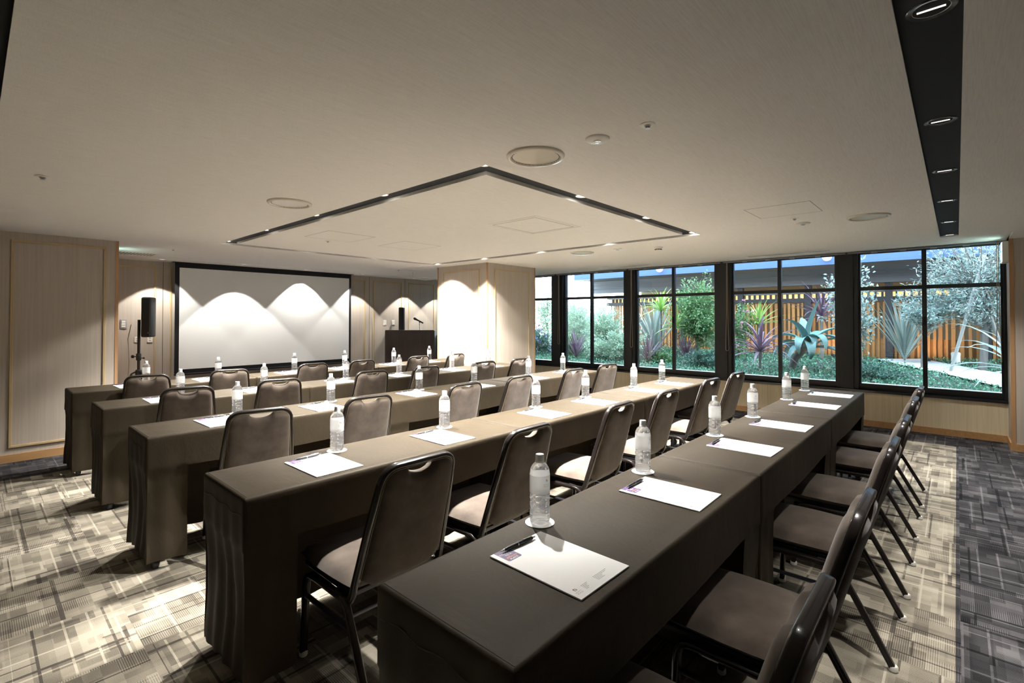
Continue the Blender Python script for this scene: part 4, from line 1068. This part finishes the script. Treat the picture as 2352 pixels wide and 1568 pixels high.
def bush(name, label, x, y, z0, cz, rx, ry, rz, twigs, leaves, l, w, mat, trunk_r=.02, lean=(0, 0), cat='garden plant', group=None, flowers=None, stems=1, hang=0.0):
    t = thing(name, label, cat, (x, y, z0), 0, group)
    br = MB(); fo = MB(); fl = MB()
    top = Vector((lean[0], lean[1], cz-z0))
    for s in range(stems):
        off = Vector((RND.uniform(-.1, .1), RND.uniform(-.1, .1), 0))*(stems > 1)
        br.tube([tuple(off+Vector((0, 0, -.08))), tuple(off+top*.4+Vector((RND.uniform(-.04, .04), RND.uniform(-.04, .04), 0))), tuple(off+top*.8), tuple(off+top*1.15+Vector((0, 0, rz*.3)))], trunk_r, 7, scale=[1.2, 1, .7, .3])
    for k in range(twigs):
        while True:
            q = Vector((RND.uniform(-1, 1), RND.uniform(-1, 1), RND.uniform(-1, 1)))
            if .15 < q.length < 1: break
        q = q*(q.length**-.35)
        end = top+Vector((q.x*rx, q.y*ry, q.z*rz)); f = RND.uniform(.45, 1.0); st = top*f
        mid = (st+end)*.5+Vector((0, 0, .06*rz+RND.uniform(-.05, .05)))
        br.tube([tuple(st), tuple(mid), tuple(end)], trunk_r*.28, 5, scale=[1, .6, .25], cap=False)
        for i in range(leaves):
            g = RND.random()**.7; p = (st*(1-g)**2+mid*2*g*(1-g)+end*g*g) if g > .25 else st.lerp(end, .5)
            p = p+Vector((RND.gauss(0, 1), RND.gauss(0, 1), RND.gauss(0, 1)))*.05*max(rx, rz)
            d = (end-st).normalized()*.8+Vector((RND.uniform(-1, 1), RND.uniform(-1, 1), RND.uniform(-.8-hang, .9-hang)))
            leaf(fo, p, d, l*RND.uniform(.7, 1.2), w*RND.uniform(.8, 1.2))
        if flowers and RND.random() < .35:
            for i in range(7): leaf(fl, end+Vector((RND.gauss(0, .02), RND.gauss(0, .02), RND.gauss(0, .02))), Vector((RND.uniform(-1, 1), RND.uniform(-1, 1), RND.uniform(-.2, 1))), .045, .035)
    br.build('branches', M['bark'], t, smooth=60); fo.build('foliage', M[mat], t)
    if flowers and fl.v: fl.build('flowers', M[flowers], t)
    return t
def g_(x, y): return gz(x, y)-.02
# trees and shrubs, right to left
bush('olive_tree', 'silvery olive tree filling the rightmost window pane', 11.0, -.30, g_(11, -.3), 2.05, .95, 1.0, .95, 150, 60, .075, .017, 'olive', .055, cat='tree')
bush('olive_tree', 'low silvery olive branches hanging left of the leaning stake', 10.9, .45, g_(10.9, .45), 1.62, .5, .5, .38, 55, 50, .07, .017, 'olive', .02, (.0, -.1), cat='tree')
bush('feijoa_shrub', 'thin shrub with round silver leaves partly behind the right window post', 9.6, 1.05, g_(9.6, 1.05), 1.55, .36, .40, .85, 70, 30, .062, .036, 'olive', .02, (.0, .24))
def stake(p0, p1, label, r=.024):
    t = tag(MB().tube([p0, p1], r, 10).build('stake', M['stake'], smooth=60), label, 'stake', 'pale tree stakes'); return t
stake((10.6, .10, .42), (10.6, -.33, 2.35), 'pale leaning stake that props the olive tree')
stake((11.0, -.62, .5), (10.9, -.10, 2.6), 'pale stake crossing behind the olive trunk')
strap_plant('flax_plant', 'tall grey green flax with stiff upright blades, in the right window', 11.6, .72, .56, .02, 44, 1.08, .045, (55, 88), 18, 'greyblade')
strap_plant('flax_plant', 'pale flax with long arching blades at the right window edge', 9.5, -.66, .50, .12, 20, 1.05, .06, (5, 75), 62, 'greyblade')
MB_b = thing('bollard_light', 'short white bollard light on the ground by the gravel path', 'garden light', (11.8, .02, .52))
MB().lathe([(0, 0), (.062, 0), (.062, .17), (0, .17)], 24).build('post', M['white_plastic'], MB_b, smooth=40)
MB().lathe([(0, .17), (.066, .17), (.066, .22), (.05, .235), (0, .235)], 24).build('cap', M['white_plastic'], MB_b, smooth=40)
# agave on a curved trunk
t = thing('agave', 'big blue green agave with broad curling leaves on a curved trunk', 'garden plant', (9.8, 2.14, .40))
MB().tube([(0, .04, -.06), (0, .03, .12), (0, -.02, .26), (0, -.12, .38), (0, -.2, .46)], .062, 14, scale=[1.15, 1, 1, .95, 1.1]).build('trunk', M['bark'], t, smooth=60)
mb = MB()
for az, el, L, w, dr in ((250, 80, .92, .17, 12), (150, 72, .80, .17, 70), (100, 55, .86, .17, 150), (75, 38, .80, .17, 175), (120, 25, .78, .16, 130), (175, 58, .74, .18, 185), (200, 45, .70, .18, 190), (225, 62, .74, .18, 165), (255, 50, .80, .17, 120), (275, 30, .95, .16, 60), (300, 55, .8, .16, 70), (20, 62, .85, .17, 50), (345, 45, .85, .17, 70), (50, 15, .72, .16, 90), (240, 8, .85, .16, 45), (160, 12, .62, .16, 80), (280, 5, .80, .15, 30), (210, 74, .62, .16, 200)):
    blade(mb, (0, -.2, .44), az, el, L, w, dr, 12, .24, .7)
mb.build('leaves', M['agave'], t, smooth=70)
strap_plant('cordyline', 'purple cordyline with arching leaves before the agave', 9.2, 2.53, .41, .36, 34, .72, .055, (0, 82), 70, 'purpleleaf', group=None, stem_r=.022)
strap_plant('cordyline', 'tall purple cordyline behind the agave, above its leaves', 11.3, 1.98, .52, .85, 34, .80, .04, (0, 85), 45, 'purpleleaf', stem_r=.03)
strap_plant('dracaena', 'green spiky dracaena behind the purple cordyline', 11.0, 3.05, .50, .72, 34, .55, .045, (5, 86), 30, 'limeblade', stem_r=.03)
bush('flowering_shrub', 'pink flowering shrub at the left edge of the agave window', 10.8, 3.38, .50, 1.15, .35, .36, .62, 60, 40, .055, .028, 'greenleaf', .015, flowers='pink')
bush('flowering_shrub', 'pink flowering shrub in the middle window right of the slim tree', 10.8, 3.80, .50, 1.02, .3, .26, .55, 48, 36, .05, .025, 'bamboo', .015, flowers='pink')
bush('slim_tree', 'slim leafy green tree in the middle window', 10.2, 3.98, g_(10.2, 3.98), 1.50, .45, .52, .85, 170, 46, .062, .032, 'greenleaf', .026, cat='tree')
strap_plant('dracaena', 'tall lime green dracaena on a thin bare stem in the middle window', 10.0, 4.72, .44, 1.08, 34, .50, .05, (0, 88), 55, 'limeblade', stem_r=.022)
strap_plant('dracaena', 'shorter lime dracaena beside the mullion of the middle window', 10.0, 4.38, .44, .70, 26, .46, .045, (0, 85), 55, 'limeblade', stem_r=.02)
strap_plant('flax_plant', 'purple flax with radiating blades at the left of the middle window', 9.4, 4.74, .44, .04, 30, .62, .045, (18, 86), 14, 'purpleleaf')
strap_plant('flax_plant', 'purple flax near the ground right of the mullion, middle window', 10.0, 4.16, .45, .04, 24, .58, .045, (35, 86), 12, 'purpleleaf')
strap_plant('flax_plant', 'large grey flax with broad blades before the slat fence', 11.2, 5.45, .5, .03, 48, 1.25, .075, (45, 87), 16, 'greyblade')
strap_plant('flax_plant', 'dark purple flax seen through the fourth window from the right', 9.3, 6.45, .44, .03, 22, .62, .045, (40, 86), 14, 'purpleleaf')
bush('bamboo_clump', 'pale feathery bamboo clump beside the mullion of the fourth window', 9.9, 6.05, .42, 1.05, .45, .46, .72, 150, 50, .075, .016, 'bamboo', .010, stems=6)
bush('bamboo_clump', 'pale bamboo clump in the left half of the fourth window', 10.2, 7.15, .42, 1.08, .5, .55, .80, 150, 50, .08, .016, 'bamboo', .010, stems=5)
bush('low_shrub', 'pale low shrub at the right edge of the fourth window', 9.4, 5.25, .42, .80, .4, .52, .45, 110, 46, .05, .022, 'bamboo', .010, stems=3)
bush('low_shrub', 'dark clipped shrub right under the fifth window', 9.6, 7.75, .42, .78, .5, .45, .42, 70, 44, .045, .024, 'darkshrub', .010, stems=3, flowers='violet')
bush('slim_tree', 'loose pale tree seen through the leftmost window', 11.5, 9.0, .5, 1.65, .6, .7, .8, 80, 36, .07, .026, 'bamboo', .024, cat='tree')
for k, (x, y, rx, ry, rz, lb, m) in enumerate(((9.0, .95, .45, .55, .20, 'dark glossy shrub at the left foot of the rightmost window', 'darkshrub'), (9.3, 3.55, .4, .5, .2, 'dark shrub under the slim tree in the middle window', 'darkshrub'),
        (9.6, 4.55, .35, .5, .2, 'leafy shrub under the lime dracaenas', 'greenleaf'), (9.4, 5.9, .4, .4, .28, 'dense low shrub at the foot of the bamboo', 'bamboo'), (9.5, 6.8, .4, .5, .3, 'low green shrub left of the bamboo clump', 'greenleaf'))):
    bush('low_shrub', lb, x, y, .40, .40+rz*.9, rx, ry, rz, 60, 42, .042, .022, m, .008, stems=3)
# ground cover (uncountable)
mb = MB()
for k in range(26000):
    x = 7.98+RND.random()**1.1*4.4; y = RND.uniform(-2.2, 8.3)
    if path_d(x, y) < .40+.05*math.sin(x*9): continue
    h = .05+.07*max(0, mnoise.noise((x*1.7, y*1.7, 5)))
    p = Vector((x, y, gz(x, y)-.02+RND.random()*h))
    leaf(mb, p, Vector((RND.uniform(-1, 1), RND.uniform(-1, 1), RND.uniform(.1, 1.2))), RND.uniform(.03, .055), RND.uniform(.018, .03))
tag(mb.build('ground_cover', M['cover']), 'low green ground cover across the garden bed', 'ground cover', kind='stuff')
# slat fence with lit openings, posts, canopy roof and the wall behind
XFN = 12.4
fn = thing('slat_fence', 'warm lit fence of upright cedar slats across the garden', 'fence', (XFN, 2.3, 0))
mb = MB(); y = -5.0
rs = random.Random(3)
while y < 5.1:
    w = rs.choice((.035, .045, .06)); mb.box((rs.choice((0, .02)), y, .5), (.05, y+w, 1.72)); y += w+rs.choice((.03, .045, .06))
mb.build('slats', M['slat'], fn)
MB().box((-.03, -6, 1.71), (.10, 5.2, 1.80)).build('top_beam', M['post'], fn)
MB().box((.06, -6, .45), (.09, 5.2, .95)).build('kick_board', M['slat'], fn)
mb = MB(); y = -5.0
while y < 5.1: mb.box((-.01, y, 1.80), (.08, y+.035, 1.895)); y += .115
mb.build('baffles', M['post'], fn)
MB().box((.09, -6, 1.79), (.11, 5.2, 1.90)).build('lit_panel', M['amber_glow'], fn)
MB().box((-.02, -6, 1.895), (.10, 5.2, 1.975)).build('header', M['soffit'], fn)
for k in range(-4, 5):
    MB().box((-.07, 1.005+1.41*k-2.3-.06, .4), (.04, 1.005+1.41*k-2.3+.06, 2.10)).build('post', M['post'], fn)
cn = thing('canopy_roof', 'long grey canopy with a blue fascia above the slat fence', 'roof', (11.4, 2.3, 0))
mb = MB()
for i in range(6): mb.box((-.02-.006*(i % 2), -8, 2.42+i*.16), (.05, 5.65, 2.575+i*.16))
mb.build('fascia', M['fascia'], cn)
MB().box((.05, -8, 2.42), (2.3, 5.6, 2.50)).build('soffit', M['soffit'], cn)
MB().box((.86, -8, 2.08), (1.10, 5.6, 2.42)).box((.83, -8, 2.20), (.86, 5.6, 2.24)).box((.84, -8, 2.30), (.86, 5.6, 2.31)).build('beam', M['soffit'], cn)
struct(MB().box((13.5, -6, 0), (13.7, 7.0, 2.6)).build('wall_garden', M['ext_beige']), 'beige wall behind the slat fence')
for k, (y, lb) in enumerate(((5.37, 'white globe lamp under the canopy seen in the middle window'), (1.88, 'white globe lamp under the canopy above the agave'))):
    t = thing('globe_lamp', lb, 'garden light', (11.30, y, 2.57), 0, 'white globe lamps under the canopy')
    MB().lathe([(0.0, -.085), (.03, -.08), (.058, -.062), (.078, -.034), (.085, 0), (.078, .034), (.058, .062), (.03, .08), (0, .085)], 24).build('globe', M['globe'], t, smooth=60)
    MB().tube([(0, 0, .07), (0, 0, .14), (.09, 0, .14)], .012, 8).build('arm', M['post'], t)
for k in range(6):
    y = -2.6+1.5*k
    t = thing('garden_uplight', 'small black uplight at the foot of the slat fence, %s from the right' % ord_[k], 'garden light', (12.0, y, gz(12, y)), 0, 'uplights at the foot of the fence')
    MB().lathe([(0, 0), (.035, 0), (.04, .06), (.034, .06), (.03, .05), (0, .05)], 16).build('housing', M['post'], t, smooth=40)
    d = bpy.data.lights.new('uplight', 'SPOT'); d.energy = P_FENCE; d.color = (1.0, .60, .25); d.spot_size = R(150); d.spot_blend = 1.0; d.shadow_soft_size = .03
    o = bpy.data.objects.new('uplight', d); COL.objects.link(o); o.parent = t; o.location = (0, 0, .075); o.rotation_euler = (R(180), R(35), 0)
# far greenery beyond the left end of the fence
bush('garden_hedge', 'pale green hedge far beyond the left end of the slat fence', 12.9, 8.9, .5, 1.2, .5, 1.5, .75, 130, 40, .08, .035, 'bamboo', .02, stems=6, cat='hedge')
bush('garden_hedge', 'dark hedge behind the leftmost window', 11.0, 9.6, .5, .95, .5, 1.2, .5, 90, 40, .07, .035, 'greenleaf', .02, stems=6, cat='hedge')
bush('bamboo_clump', 'tall pale bamboo thicket at the far left of the garden', 11.3, 8.0, .5, 1.15, .7, .95, .72, 170, 50, .08, .020, 'bamboo', .010, stems=7)
